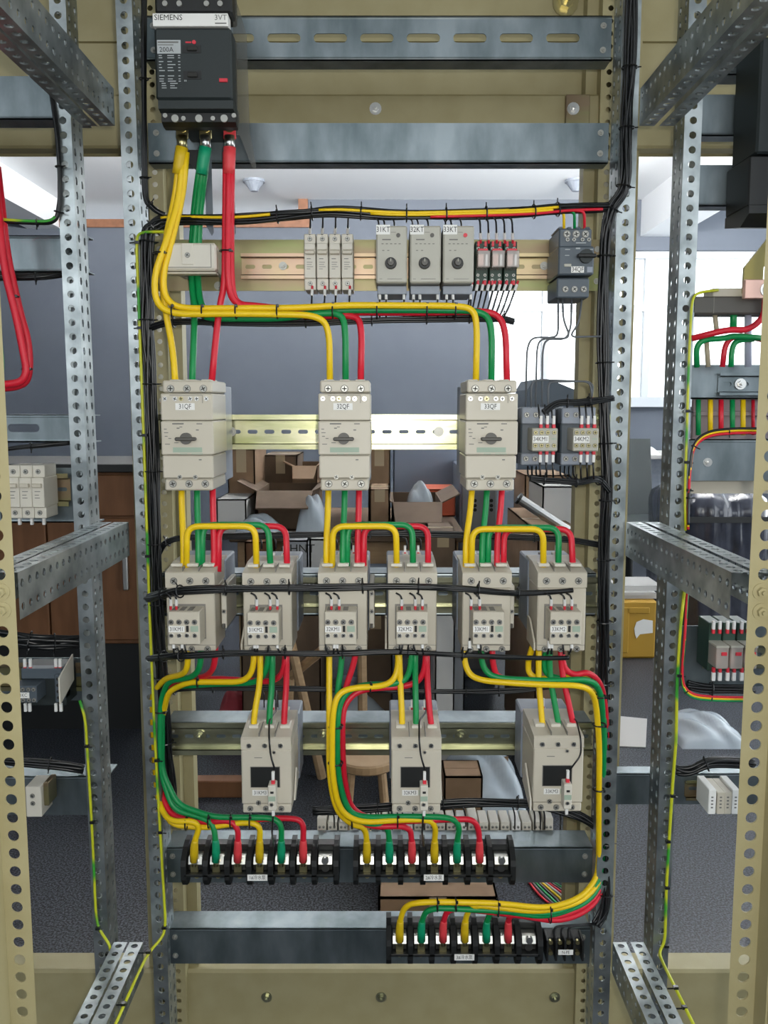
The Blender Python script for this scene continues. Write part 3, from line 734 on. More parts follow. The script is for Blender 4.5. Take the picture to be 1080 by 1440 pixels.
for x in (776, 789, 801, 814): d.cyl('screw', 'brass', x, 1330, .014, .0035, .006, 10); d.cyl('screw', 'brass', x, 1346, .014, .0035, .006, 10)
d.label('N-PE', 785, 806, 1335.5, 1343, .0, .0072)

# ---- row of small rail terminals standing behind the upper terminal bar
NTH = 'first second third fourth fifth sixth seventh eighth ninth tenth eleventh twelfth thirteenth fourteenth fifteenth sixteenth seventeenth eighteenth nineteenth twentieth twenty-first twenty-second'.split()
for i in range(22):
    cx = 452 + i * 15.2
    if 655 < cx < 690 or 730 < cx: pass
    if cx > 775: break
    d = Dev('rail_terminal', 'narrow pale grey rail terminal behind the upper terminal bar, %s from the left' % NTH[i], 'terminal', (452, 1165), (cx, 1165), .085, 'small rail terminals behind the upper terminal bar', ybase=1176)
    d.box('housing', 'device2' if i % 5 != 3 else 'white', 446, 458.6, 1156 if i % 7 else 1150, 1176, 0, .045, .001)
    d.screw(449.5, 1163, 0, .0018, rim='groove'); d.screw(455, 1163, 0, .0018, rim='groove')

# ================================================================== cables
RC = .0044
SLEEVE = {'yellow': 'ysleeve', 'green': 'gsleeve', 'red': 'rsleeve'}
def cable(color, label, pts, r=RC, rb=.016, group=None, sleeve=None, lug=None, lime=False, name='power_cable', sl_r=1.45):
    """pts: (px, py, Y). sleeve: index range from the end given as length in m; lug: bool"""
    path = fillet([P(*p) for p in pts], rb, 6)
    o = thing(name, label, 'cable', path[-1], group)
    build('insulation', MB().tube(path, r, 10), color, o, smooth=True)
    if sleeve:
        e = path[-1]; acc = 0; sp = [e]
        for q in reversed(path[:-1]):
            seg = (q - sp[-1]).length
            if acc + seg >= sleeve: sp.append(sp[-1] + (q - sp[-1]) * ((sleeve - acc) / seg)); break
            acc += seg; sp.append(q)
        m = len(sp)
        rs = [r * (sl_r - (sl_r - 1.08) * (i / max(1, m - 1)) ** 1.5) for i in range(m)]
        if m < 4:
            a, b = sp[0], sp[-1]; sp = [a.lerp(b, t) for t in (0, .3, .6, .8, 1)]; rs = [r * sl_r, r * sl_r, r * (sl_r * .93), r * 1.2, r * 1.08]
        build('sleeve', MB().tube(sp, rs, 10), SLEEVE[color], o, smooth=True)
        if lug:
            t = (sp[0] - sp[1]).normalized()
            build('lug', MB().tube([sp[0] - t * .002, sp[0] + t * .008], r * .95, 10).box(e.x - .006, e.x + .006, e.y - .001, e.y + .0015, e.z - .018, e.z - .004, .0006), 'brass', o)
    return o
def tie(px_, py_, Y, axis, half, group, label, hy=None, tail=True):
    """cable tie: half = half height in px across the bundle"""
    c = P(px_, py_, Y); k = depth(c) / F; h = half * k; hy = hy or h
    pts = []
    for i in range(18):
        a = 2 * math.pi * i / 18
        ca, sa = math.cos(a), math.sin(a)
        if axis == 'h': pts.append(c + Vector((0, ca * hy, sa * h)))
        else: pts.append(c + Vector((sa * h, ca * hy, 0)))
    o = thing('cable_tie', label, 'cable tie', c, group)
    build('band', MB().tube(pts, .0012, 6, True), 'wire_black', o)
    q = c + (Vector((.001, -hy * .7, h * .75)) if axis == 'h' else Vector((h * .75, -hy * .7, 0)))
    hd = MB().box(q.x - .002, q.x + .002, q.y - .002, q.y + .002, q.z - .002, q.z + .002, .0005)
    build('head', hd, 'wire_black', o)
    return o

# --- from the large breaker down and across to the three motor breakers
G1 = 'supply cables below the large breaker'
S = 'feeding the motor breaker tagged '
Yb = -.055
def top(color, n, pts, t, far):
    cable(color, '%s supply cable running from the large breaker to motor breaker %s' % (color, t), pts, .0046, .03, G1)
top('yellow', 1, [(253, 214, -.044), (247, 275, -.035), (234, 330, -.05), (227, 390, -.045), (233, 440, -.045), (243, 490, -.05), (247, 545, -.06)], '31QF', 0)
top('yellow', 2, [(257, 214, -.044), (252, 280, -.045), (232, 345, Yb - .008), (217, 385, Yb - .008), (218, 425, Yb - .008), (240, 442, Yb - .008), (340, 441, Yb - .008), (445, 443, Yb - .006), (463, 460, Yb), (464, 545, -.06)], '32QF', 0)
top('yellow', 3, [(262, 214, -.044), (258, 270, -.04), (240, 345, Yb), (229, 385, Yb), (231, 418, Yb), (250, 434, Yb), (420, 433, Yb), (485, 429, Yb), (640, 430, Yb), (666, 434, Yb), (671, 460, Yb), (669, 545, -.06)], '33QF', 0)
top('green', 1, [(284, 214, -.044), (273, 290, -.012), (268, 380, .0), (274, 440, -.03), (272, 490, -.05), (270, 545, -.06)], '31QF', 0)
top('green', 2, [(288, 214, -.044), (278, 290, -.015), (268, 395, -.004), (277, 448, -.04), (400, 448, -.045), (440, 441, -.047), (480, 440, -.05), (486, 462, -.055), (486, 545, -.06)], '32QF', 0)
top('green', 3, [(292, 214, -.044), (282, 290, -.012), (277, 395, -.004), (285, 444, -.036), (410, 444, -.04), (480, 436, -.042), (600, 436, -.045), (680, 437, -.05), (692, 458, -.055), (691, 545, -.06)], '33QF', 0)
top('red', 1, [(318, 214, -.044), (317, 300, -.04), (316, 400, -.05), (309, 430, -.045), (304, 470, -.05), (297, 545, -.06)], '31QF', 0)
top('red', 2, [(322, 214, -.044), (321, 300, -.046), (320, 395, -.055), (327, 426, -.047), (360, 436, -.035), (440, 446, -.036), (500, 442, -.042), (509, 460, -.05), (507, 545, -.06)], '32QF', 0)
top('red', 3, [(326, 214, -.044), (325, 300, -.04), (325, 395, -.048), (331, 428, -.04), (360, 430, -.04), (440, 439, -.032), (600, 440, -.036), (694, 437, -.045), (711, 458, -.05), (713, 545, -.06)], '33QF', 0)
for color, x0, x1, xm in (('yellow', 257, 256, 250), ('green', 288, 289, 283), ('red', 322, 323, 322)):
    o = thing('cable_lug', '%s sleeved cable lug screwed to the bottom of the large breaker' % color, 'cable lug', P(x0, 200, -.045), 'sleeved lugs below the large breaker')
    a, b = P(x1, 207, -.045), P(xm, 245, -.042)
    sp = [a.lerp(b, t) for t in (0, .4, .7, 1)]
    mb = MB()
    mb.tube(sp, [.0085, .0085, .0082, .0078], 12)
    build('sleeve', mb, SLEEVE[color], o, smooth=True)
    c = P(x1, 206, -.045)
    lg = MB().tube([c + Vector((0, 0, -.004)), c + Vector((0, 0, .014))], .0072, 14)
    build('barrel', lg, 'brass' if color == 'yellow' else 'steel', o, smooth=True)
    build('palm', MB().box(c.x - .0085, c.x + .0085, c.y + .001, c.y + .004, c.z + .01, c.z + .036, .001), 'brass' if color != 'red' else 'rsleeve', o)
    bolt(o, (c.x, c.y + .001, c.z + .027), .005, 'brass')
GT = 'cable ties on the three-colour supply bundle'
for i, x in enumerate((243, 285, 332, 390)): tie(x, 438, Yb - .003, 'h', 9.5, GT, ORD4[i] + ' black cable tie from the left around the horizontal yellow supply cables')
for x, w_ in ((468, 'under the narrow fuse holders'), (530, 'under time relay 31KT'), (600, 'under time relay 32KT'), (640, 'under time relay 33KT')): tie(x, 437, -.048, 'h', 11, GT, 'black cable tie around the three-colour supply bundle, ' + w_, .012)
tie(225, 356, Yb - .002, 'v', 10, GT, 'black cable tie round the yellow supply cables beside the terminal cover')
tie(318, 353, -.05, 'v', 9, GT, 'black cable tie round the red supply cables beside the terminal cover')

# --- from each motor breaker down to its pair of contactors
def feeders(t, yx, gx, rx, k1, k2):
    """each colour: (x_breaker, x_contactor1, x_jump_bottom, jump row, x_corner, x_contactor2)"""
    g = 'cables between breaker %s and its contactors' % t
    for color, (xb, xc, xj, yj, xk, x2), Yo in (('yellow', yx, -.094), ('green', gx, -.088), ('red', rx, -.082)):
        cable(color, '%s cable running straight down from motor breaker %s to contactor %s' % (color, t, k1), [(xb, 684, -.068), (xb + .3 * (xc - xb), 720, -.075), (xc, 760, Yo), (xc, 804, -.096)], RC, .02, g)
        cable(color, '%s jumper cable bridging over from contactor %s to contactor %s' % (color, k1, k2), [(xj, 804, -.098 if color == 'yellow' else -.094), (xj + 1, yj, Yo - .006 if color == 'yellow' else Yo + .006), (xk, yj, Yo - .006 if color == 'yellow' else Yo + .006), (x2, 806, -.096)], RC, .017, g)
feeders('31QF', (255, 258, 262, 740, 359, 361), (277, 279, 284, 738, 377, 381), (299, 301, 307, 740, 402, 404), '31KM1', '31KM2')
feeders('32QF', (462, 459, 467, 740, 557, 558), (485, 482, 488, 738, 580, 581), (505, 503, 511, 740, 602, 602), '32KM1', '32KM2')
feeders('33QF', (664, 655, 663, 744, 764, 764), (685, 678, 686, 742, 786, 785), (706, 699, 708, 744, 803, 806), '33KM1', '33KM2')

# --- below the six contactors
Yx = -.075
gl = 'motor cables of the first starter'
LBL = '%s cable from contactor %s %s'
def low(color, k, where, pts, g, r=RC, rb=.02, sleeve=None, lug=None): return cable(color, LBL % (color, k, where), pts, r, rb, g, sleeve, lug)
YTB = TB_Y + .004
def tb_end(key, i, yoff=13):
    x, dv = TBX[key][i]; return (x, 1198 + yoff if key != 'c' else 1310 + yoff, YTB)
def sleeved(color, k, where, pts, key, i, g, rb=.018):
    e = tb_end(key, i)
    return low(color, k, where, pts + [(e[0], e[1] - 28, YTB - .004), e], g, RC, rb, .036, True)
# first starter: left bundle behind the post, out to terminal block a
sleeved('yellow', '31KM1', 'turning behind the left post to the first terminal', [(265, 905, Yx), (264, 938, Yx), (258, 948, -.06), (232, 954, -.02), (214, 975, .018), (215, 1020, .02), (220, 1105, .02), (226, 1138, -.005), (240, 1156, -.03), (272, 1154, -.035), (281, 1164, -.03)], 'a', 0, gl)
sleeved('green', '31KM1', 'curving down the left post to the second terminal', [(283, 905, Yx), (282, 938, Yx), (272, 952, -.06), (236, 958, -.02), (226, 985, .0), (225, 1040, .0), (227, 1090, .0), (243, 1138, -.01), (290, 1152, -.02), (300, 1160, -.025)], 'a', 1, gl)
sleeved('red', '31KM1', 'curving down the left post to the third terminal', [(303, 905, Yx), (302, 938, Yx), (290, 952, -.05), (245, 956, -.01), (222, 985, .012), (219, 1060, .022), (224, 1110, .018), (240, 1148, -.008), (290, 1157, -.02), (324, 1153, -.028), (335, 1166, -.03)], 'a', 2, gl)
sleeved('yellow', '31KM2', 'sweeping left then down to the fourth terminal', [(358, 905, Yx), (356, 944, Yx), (342, 959, -.07), (265, 959, -.045), (237, 972, -.02), (228, 1010, .012), (216, 1060, .026), (222, 1120, .02), (240, 1160, -.018), (290, 1164, -.02), (345, 1156, -.03), (366, 1160, -.032)], 'a', 3, gl)
sleeved('green', '31KM2', 'along the left bundle to the fifth terminal', [(378, 905, Yx), (376, 942, Yx), (362, 960, -.06), (300, 962, -.035), (240, 966, -.006), (228, 1000, .006), (228, 1085, .0), (250, 1132, -.012), (300, 1149, -.028), (385, 1150, -.03), (396, 1160, -.032)], 'a', 4, gl)
sleeved('red', '31KM2', 'along the left bundle to the sixth terminal', [(402, 905, Yx), (400, 944, Yx), (385, 959, -.055), (300, 954, -.03), (240, 962, .0), (228, 990, .02), (226, 1090, .02), (246, 1140, .0), (310, 1155, -.02), (400, 1150, -.026), (427, 1153, -.03)], 'a', 5, gl)
cable('yellow', LBL % ('yellow', '31KM2', 'straight down to contactor 31KM3'), [(366, 905, Yx), (366, 960, Yx), (358, 1000, -.085), (356, 1032, -.09)], RC, .03, gl)
cable('green', LBL % ('green', '31KM2', 'straight down to contactor 31KM3'), [(383, 905, Yx), (383, 960, Yx), (379, 1000, -.085), (379, 1032, -.09)], RC, .03, gl)
cable('red', LBL % ('red', '31KM2', 'straight down to contactor 31KM3'), [(403, 905, Yx), (403, 960, Yx), (400, 1000, -.085), (399, 1032, -.09)], RC, .03, gl)
gm = 'motor cables of the second starter'
Yv = -.10
sleeved('yellow', '32KM1', 'straight down to the first terminal of the right-hand block', [(463, 905, Yx), (463, 950, -.08), (463, 1000, Yv), (463, 1090, Yv + .02), (472, 1140, -.07), (495, 1160, -.055), (513, 1163, -.04)], 'b', 0, gm, .03)
sleeved('green', '32KM1', 'slanting into the middle bundle to the second terminal', [(481, 905, Yx), (480, 938, -.075), (474, 975, -.08), (474, 1090, Yv + .03), (486, 1140, -.06), (510, 1158, -.045), (545, 1160, -.035)], 'b', 1, gm, .03)
sleeved('red', '32KM1', 'slanting into the middle bundle to the third terminal', [(501, 905, Yx), (499, 930, -.075), (485, 970, -.075), (478, 1010, -.08), (479, 1090, -.065), (490, 1145, -.045), (520, 1164, -.04), (576, 1160, -.035)], 'b', 2, gm, .03)
sleeved('yellow', '32KM2', 'sweeping into the middle bundle to the fourth terminal', [(560, 905, Yx), (560, 946, Yx), (545, 965, -.085), (492, 967, -.1), (473, 978, -.108), (467, 1010, Yv - .01), (467, 1090, Yv), (477, 1140, -.085), (505, 1157, -.07), (560, 1153, -.055), (605, 1152, -.045), (613, 1164, -.04)], 'b', 3, gm, .028)
sleeved('green', '32KM2', 'sweeping into the middle bundle to the fifth terminal', [(578, 905, Yx), (578, 942, Yx), (566, 962, -.075), (500, 963, -.085), (478, 985, -.09), (474, 1020, -.095), (475, 1090, -.085), (488, 1140, -.075), (510, 1150, -.065), (570, 1148, -.05), (635, 1149, -.045), (647, 1162, -.04)], 'b', 4, gm, .028)
sleeved('red', '32KM2', 'sweeping into the middle bundle to the sixth terminal', [(600, 905, Yx), (597, 948, Yx), (580, 965, -.068), (505, 969, -.07), (484, 990, -.08), (481, 1020, -.085), (483, 1090, -.075), (494, 1142, -.055), (540, 1156, -.045), (640, 1152, -.04), (665, 1152, -.04), (673, 1165, -.035)], 'b', 5, gm, .028)
cable('yellow', LBL % ('yellow', '32KM2', 'straight down to contactor 32KM3'), [(561, 905, Yx), (563, 960, Yx), (565, 1000, -.085), (566, 1032, -.09)], RC, .03, gm)
cable('green', LBL % ('green', '32KM2', 'straight down to contactor 32KM3'), [(584, 905, Yx), (584, 960, Yx), (585, 1000, -.085), (585, 1032, -.09)], RC, .03, gm)
cable('red', LBL % ('red', '32KM2', 'straight down to contactor 32KM3'), [(600, 905, Yx), (601, 960, Yx), (604, 1000, -.085), (608, 1032, -.09)], RC, .03, gm)
gr_ = 'motor cables of the third starter'
Yd = -.02
sleeved('yellow', '33KM1', 'sweeping right to the first terminal of the lowest block', [(652, 905, Yx), (654, 940, Yx), (670, 957, -.085), (760, 963, -.10), (826, 964, -.09), (838, 985, -.06), (843, 1050, -.03), (842, 1130, Yd), (842, 1220, .01), (836, 1240, .0), (815, 1264, -.03), (770, 1278, -.05), (700, 1270, -.055), (600, 1268, -.05), (570, 1272, -.04)], 'c', 0, gr_, .03)
sleeved('green', '33KM1', 'sweeping right to the second terminal of the lowest block', [(676, 905, Yx), (678, 938, Yx), (694, 954, -.08), (780, 958, -.09), (832, 954, -.075), (846, 975, -.05), (849, 1040, -.01), (848, 1130, .015), (846, 1230, .01), (828, 1262, -.015), (780, 1286, -.045), (700, 1281, -.045), (602, 1276, -.04)], 'c', 1, gr_, .03)
sleeved('red', '33KM1', 'sweeping right to the third terminal of the lowest block', [(692, 905, Yx), (693, 935, Yx), (700, 955, -.07), (760, 962, -.075), (830, 948, -.06), (850, 975, -.03), (853, 1040, .02), (852, 1230, .02), (835, 1268, -.01), (785, 1292, -.035), (700, 1284, -.04), (632, 1275, -.036)], 'c', 2, gr_, .03)
sleeved('yellow', '33KM2', 'looping left, ending on the lowest block, fourth terminal', [(752, 900, Yx), (742, 930, -.06), (744, 950, -.06), (765, 956, -.07), (830, 950, -.065), (846, 985, -.02), (849, 1100, .02), (848, 1220, .015), (840, 1246, .0), (815, 1270, -.03), (760, 1283, -.048), (700, 1276, -.05), (662, 1272, -.042)], 'c', 3, gr_, .03)
sleeved('green', '33KM2', 'curving right to the fifth terminal of the lowest block', [(772, 905, Yx), (764, 930, -.07), (768, 950, -.07), (800, 957, -.07), (836, 958, -.06), (849, 990, -.01), (851, 1130, .02), (850, 1230, .015), (830, 1268, -.015), (770, 1290, -.045), (720, 1283, -.045), (692, 1280, -.04)], 'c', 4, gr_, .03)
sleeved('red', '33KM2', 'arching right to the sixth terminal of the lowest block', [(789, 905, Yx), (792, 940, Yx), (808, 950, -.075), (828, 944, -.075), (846, 962, -.05), (852, 1000, .0), (855, 1130, .025), (852, 1235, .02), (836, 1275, -.01), (790, 1297, -.035), (735, 1288, -.04), (718, 1286, -.04)], 'c', 5, gr_, .03)
cable('yellow', LBL % ('yellow', '33KM2', 'straight down to contactor 33KM3'), [(758, 905, Yx), (757, 950, Yx), (761, 1000, -.085), (764, 1032, -.09)], RC, .03, gr_)
cable('green', LBL % ('green', '33KM2', 'straight down to contactor 33KM3'), [(773, 905, Yx), (773, 950, Yx), (782, 1000, -.085), (788, 1032, -.09)], RC, .03, gr_)
cable('red', LBL % ('red', '33KM2', 'slanting right to contactor 33KM3'), [(788, 905, Yx), (790, 945, Yx), (800, 990, -.085), (809, 1032, -.09)], RC, .03, gr_)
GB = 'cable ties on the motor cables'
for x, y, Y, ax, h, l in ((262, 1158, -.028, 'h', 9, 'black cable tie on the left motor cables, nearest the left post'), (294, 1154, -.026, 'h', 10, 'black cable tie on the left motor cables, above the second terminal'), (325, 1154, -.028, 'h', 10, 'black cable tie on the left motor cables, above the third terminal'), (352, 1154, -.028, 'h', 10, 'black cable tie on the left motor cables, above the fourth terminal'),
                    (226, 1000, .004, 'v', 9, 'black cable tie on the motor cables entering the left post'), (278, 959, -.05, 'h', 7, 'black cable tie on the yellow cable under contactor 31KM1'),
                    (472, 1021, -.095, 'v', 10, 'upper black cable tie on the vertical middle cable bundle'), (472, 1073, -.092, 'v', 10, 'lower black cable tie on the vertical middle cable bundle'), (521, 966, -.088, 'h', 7, 'black cable tie on the cables between contactors 32KM1 and 32KM2'),
                    (495, 1155, -.066, 'h', 10, 'black cable tie at the bend under the middle bundle'), (559, 1153, -.05, 'h', 10, 'black cable tie on the middle cables below contactor 32KM3'),
                    (843, 979, -.055, 'v', 9, 'black cable tie where the cables turn down the right post'), (843, 1019, -.04, 'v', 9, 'second black cable tie down the right post cables'), (842, 1110, -.02, 'v', 8, 'black cable tie on the right post beside contactor 33KM3'),
                    (615, 1272, -.05, 'h', 9, 'black cable tie on the lowest bundle above the red cable'), (641, 1272, -.05, 'h', 9, 'black cable tie on the lowest bundle, left of its fourth cable'), (700, 1276, -.05, 'h', 12, 'black cable tie on the lowest bundle, near its last cable'), (773, 1284, -.045, 'h', 13, 'black cable tie on the lowest bundle near the right post')):
    tie(x, y, Y, ax, h, GB, l)

# ================================================================== black control wiring
def harness(label, pts, R, n, ties=(), extra=(), k=7, name='wiring_harness', r=None, seed=1, m='wire_black', taper=1.0):
    """bundle of black wires; pts (px, py, Y); R in px"""
    random.seed(seed)
    path = smoothpath([P(*p) for p in pts], k)
    o = thing(name, label, 'wiring harness', path[len(path) // 2])
    kk = depth(path[len(path) // 2]) / F; RR = R * kk
    rw = r or max(.0013, RR / math.sqrt(n) * .95)
    def offs(i, q):
        a0 = ph[i] + .35 * math.sin(q * .35 + 2 * i); rr = rad[i] * (1 + .12 * math.sin(q * .5 + i * 1.7)) * (1 + (taper - 1) * q / len(path))
        return a0, rr
    ph = [i * 2.399 for i in range(n)]; rad = [(RR - rw) * math.sqrt((i + .3) / n) for i in range(n)]
    def strand(i):
        out = []
        for q, p in enumerate(path):
            t = (path[min(q + 1, len(path) - 1)] - path[max(q - 1, 0)]).normalized()
            u = Vector((0, 1, 0)); u = (u - t * u.dot(t)).normalized(); w = t.cross(u)
            a0, rr = offs(i, q)
            out.append(p + u * math.cos(a0) * rr + w * math.sin(a0) * rr)
        return out
    for i in range(n): build('wire', MB().tube(strand(i), rw, 6), m, o, smooth=True)
    for j, (color, i, rr) in enumerate(extra): build('coloured_wire', MB().tube([p + Vector((0, -RR * .75, i * RR)) for p in path[int(rr[0] * len(path)):int(rr[1] * len(path))]], .0021, 6), color, o, smooth=True)
    for f in ties:
        q = min(len(path) - 2, max(1, int(f * (len(path) - 1)))); p = path[q]; t = (path[q + 1] - path[q - 1]).normalized()
        u = Vector((0, 1, 0)); u = (u - t * u.dot(t)).normalized(); w = t.cross(u)
        ring = [p + (u * math.cos(a) + w * math.sin(a)) * (RR + .0012) for a in [2 * math.pi * z / 14 for z in range(14)]]
        tb_ = build('cable_tie', MB().tube(ring, .0011, 5, True).tube([p + w * RR - u * .002, p + w * (RR + .006) - u * .004], .0009, 5), 'wire_black', o)
    return o
def branch(o, a, b, mid=None, sleeve=True, ferrule='redp', m='wire_black', r=.0013, flip=False):
    """single control wire from harness (a) to a terminal (b)"""
    pa, pb = P(*a), P(*b)
    pts = [pa] + ([P(*q) for q in mid] if mid else []) + [pb]
    path = fillet(pts, .008, 4)
    w = build('branch_wire', MB().tube(path, r, 6), m, o, smooth=True)
    if sleeve:
        t = (path[-1] - path[-2]).normalized()
        e = path[-1]
        build('marker_sleeve', MB().tube([e - t * .014, e - t * .004], .0021, 8), 'sleeve', w)
        if ferrule: build('ferrule', MB().tube([e - t * .004, e + t * .002], .0017, 8), ferrule, w)
    return w
T8 = tuple(i / 9 + .05 for i in range(9))
harness('black harness running down the upper left post from the top', [(203, -30, .0), (202, 60, -.008), (203, 180, -.008), (204, 270, -.008), (214, 292, -.008), (232, 302, -.005)], 5, 5, (.3, .55, .75))
h2 = harness('black harness with yellow wires along the top, between the lugs and the timers', [(214, 318, -.005), (235, 309, -.01), (330, 309, -.03), (400, 303, -.035), (470, 298, -.035), (560, 302, -.035), (640, 301, -.035), (740, 298, -.03), (800, 293, -.02), (858, 291, -.005)], 8.5, 12, (.22, .32, .40, .5, .58, .66, .72, .8, .86), (('yellow', .25, (.1, .32)), ('yellow', .2, (.42, .86)), ('red', -.5, (.62, .98)), ('yellow', -.15, (.5, .85))), seed=2)
harness('thick black vertical harness down the left mounting post', [(232, 312, -.004), (216, 318, -.004), (208, 340, -.006), (207, 450, -.006), (212, 540, -.002), (216, 700, -.002), (220, 800, -.002), (224, 900, -.002), (231, 1000, .012), (236, 1080, .02), (242, 1130, .03)], 10, 18, (.12, .2, .3, .4, .48, .57, .66, .75, .85), k=8, seed=3)
h4 = harness('black harness tucked under the three-colour supply bundle', [(208, 462, -.004), (238, 454, -.02), (300, 453, -.028), (430, 454, -.028), (560, 450, -.028), (690, 448, -.028), (722, 452, -.02)], 5.5, 8, (.2, .35, .5, .62, .72, .8, .9), seed=4)
h3 = harness('thick black vertical harness down the right mounting post', [(889, -30, -.01), (886, 80, -.01), (881, 180, -.01), (877, 262, -.01), (858, 300, -.006), (850, 360, -.002), (848, 480, -.002), (850, 580, -.004), (853, 680, -.01), (850, 760, -.008), (849, 860, -.006), (850, 960, .006), (851, 1080, .012), (853, 1200, .012), (850, 1275, .0), (838, 1300, -.004)], 9, 18, (.08, .14, .2, .26, .34, .42, .5, .56, .62, .68, .74, .8, .86, .92), k=7, seed=5)
h5 = harness('black harness behind the jumper cables, between breakers and six contactors', [(222, 780, .01), (236, 762, .005), (280, 755, .0), (420, 752, .0), (560, 750, .0), (690, 754, .0), (790, 758, .0), (850, 768, .005)], 5, 8, (.15, .3, .42, .55, .68, .8), seed=6)
h6 = harness('black harness across the front of the six contactors, above their tags', [(208, 842, -.05), (228, 836, -.11), (260, 831, -.148), (330, 828, -.148), (440, 827, -.146), (560, 825, -.146), (650, 828, -.146), (720, 834, -.142), (770, 833, -.14), (806, 830, -.14)], 7.5, 12, (.14, .22, .32, .42, .52, .6, .7, .8), seed=7, taper=.3)
h7 = harness('black harness across the bottom of the six contactors', [(210, 926, -.05), (230, 923, -.11), (262, 922, -.148), (340, 918, -.148), (450, 919, -.146), (560, 917, -.146), (650, 921, -.144), (740, 925, -.142), (800, 925, -.14)], 6.5, 11, (.14, .24, .34, .45, .55, .66, .76), seed=8, taper=.35)
h8 = harness('black harness behind the motor cables, above the lowest contactors', [(228, 985, .01), (240, 972, .0), (300, 968, -.005), (480, 970, -.005), (640, 973, -.005), (720, 972, -.005), (772, 966, -.005)], 5, 7, (.2, .35, .5, .6, .7, .8), seed=9)
h9 = harness('black harness above the small rail terminals, behind the lowest contactors', [(440, 1140, .07), (520, 1136, .07), (600, 1132, .07), (680, 1128, .07), (760, 1132, .07), (815, 1148, .05), (845, 1165, .03)], 8, 10, (.2, .4, .6), seed=10)
# branch wires
for x in (435.5, 453, 471, 488.5): branch(h2, (x + 1, 306, -.03), (x, 331, -.004), [(x + 1, 316, -.02)], ferrule=None)
for x0, dxs in ((552, (-20, -12, 2)), (599.5, (-20, -12, 2)), (646, (-20, -12, 2))):
    for dx in dxs: branch(h2, (x0 + dx - 6, 306, -.034), (x0 + dx + 2, 326, .0), [(x0 + dx, 309, -.036)], False)
    for dx in (-18, -9, 16): branch(h4, (x0 + dx, 446, -.03), (x0 + dx, 408, -.025), [(x0 + dx, 428, -.03)], ferrule='redp')
for i in range(5): x = 676 + i * 11.3; branch(h2, (x - 8, 305, -.035), (x, 340, -.014), [(x - 1, 308, -.036)], ferrule='redp')
for i in range(9): x = 664 + i * 8; branch(h4, (655 + i * 6.5, 449, -.026), (x, 397, -.016), [(658 + i * 7.2, 432, -.03)], ferrule='redp')
for x in (438, 456, 471.5, 491): branch(h4, (x, 450, -.028), (x + 1, 404, -.008), [(x, 430, -.02)], ferrule='redp')
for x, c in ((793, 'yellow'), (808, 'green'), (822, 'red')): branch(h2, (x - 14, 296, -.024), (x, 328, -.012), [(x, 297, -.022)], False, m=c, r=.0022)
for i, (t, cx, cy) in enumerate(KMS):
    for dx in ((-28, -20) if i == 0 else (-16, -5) if i == 2 else (-22, -10) if i == 4 else (-15, 4, 14)):
        branch(h6, (cx + dx - 8, 834, -.148), (cx + dx, 855, -.146), [(cx + dx, 838, -.152)])
    for dx in ((-24, -12, -8) if i % 2 == 0 else (-18, -14, 2, 14)):
        w = branch(h7, (cx + dx + random.uniform(-6, 6), 920, -.15), (cx + dx, 897, -.148), [(cx + dx, 912, -.152)], random.random() < .6, None)
    for dx in (-8, 12): branch(h5, (cx + dx - 10, 754, .0), (cx + dx, 772, .0), [(cx + dx, 757, .0)], False)
for cx in (374.5, 585.5, 785):
    s_ = 1 if cx < 700 else 1.4
    branch(h8, (cx + 14, 972, -.02), (cx + 12 * s_, 1082, -.139), [(cx + 14, 1000, -.05), (cx + 4 if cx < 700 else cx + 26, 1014, -.10), (cx + 4 if cx < 700 else cx + 32, 1040, -.133), (cx + 6 if cx < 700 else cx + 32, 1062, -.134)], False)
    if cx < 700: branch(h9, (cx + 10, 1190, -.05), (cx + 10, 1143, -.138), [(cx + 8, 1170, -.12)], False)
    for dx in (-3, 16): branch(h8, (cx + dx - 8, 968, .0), (cx + dx, 1000, -.0), [(cx + dx, 974, .0)], False)
for x in (724, 752, 760, 766, 788): branch(h9, (x - 4, 1132, .066), (x, 1166, .082), [(x, 1145, .07)], False)
for x in (470, 500, 530, 548, 640, 655): branch(h9, (x - 4, 1134, .066), (x, 1162, .082), [(x, 1148, .07)], False)
for x in (779, 789, 799): branch(h3, (838, 1299, -.004), (x, 1330, -.008), [(x, 1303, -.006)], False, r=.0018)
# small contactors: black wiring above and below
h10 = harness('black wiring loom above the two small grey contactors', [(764, 580, -.05), (782, 568, -.045), (810, 566, -.045), (835, 564, -.04), (862, 560, -.03)], 5.5, 8, (.4, .7), seed=11)
h11 = harness('black wiring loom below the two small grey contactors', [(745, 672, -.05), (775, 676, -.05), (810, 678, -.05), (840, 674, -.04), (856, 690, -.02)], 5.5, 9, (.2, .5, .8), seed=12)
for x in (760, 769, 778, 817, 826, 835): branch(h11, (x, 674, -.05), (x - 1, 648, -.056), None, False); branch(h10, (x - 3, 569, -.045), (x - 1, 588, -.056), None, False)
for x in (742, 748, 754, 788, 794, 800, 806): branch(h11, (x + 10, 676, -.05), (x, 656, -.03), [(x, 670, -.045)], False)
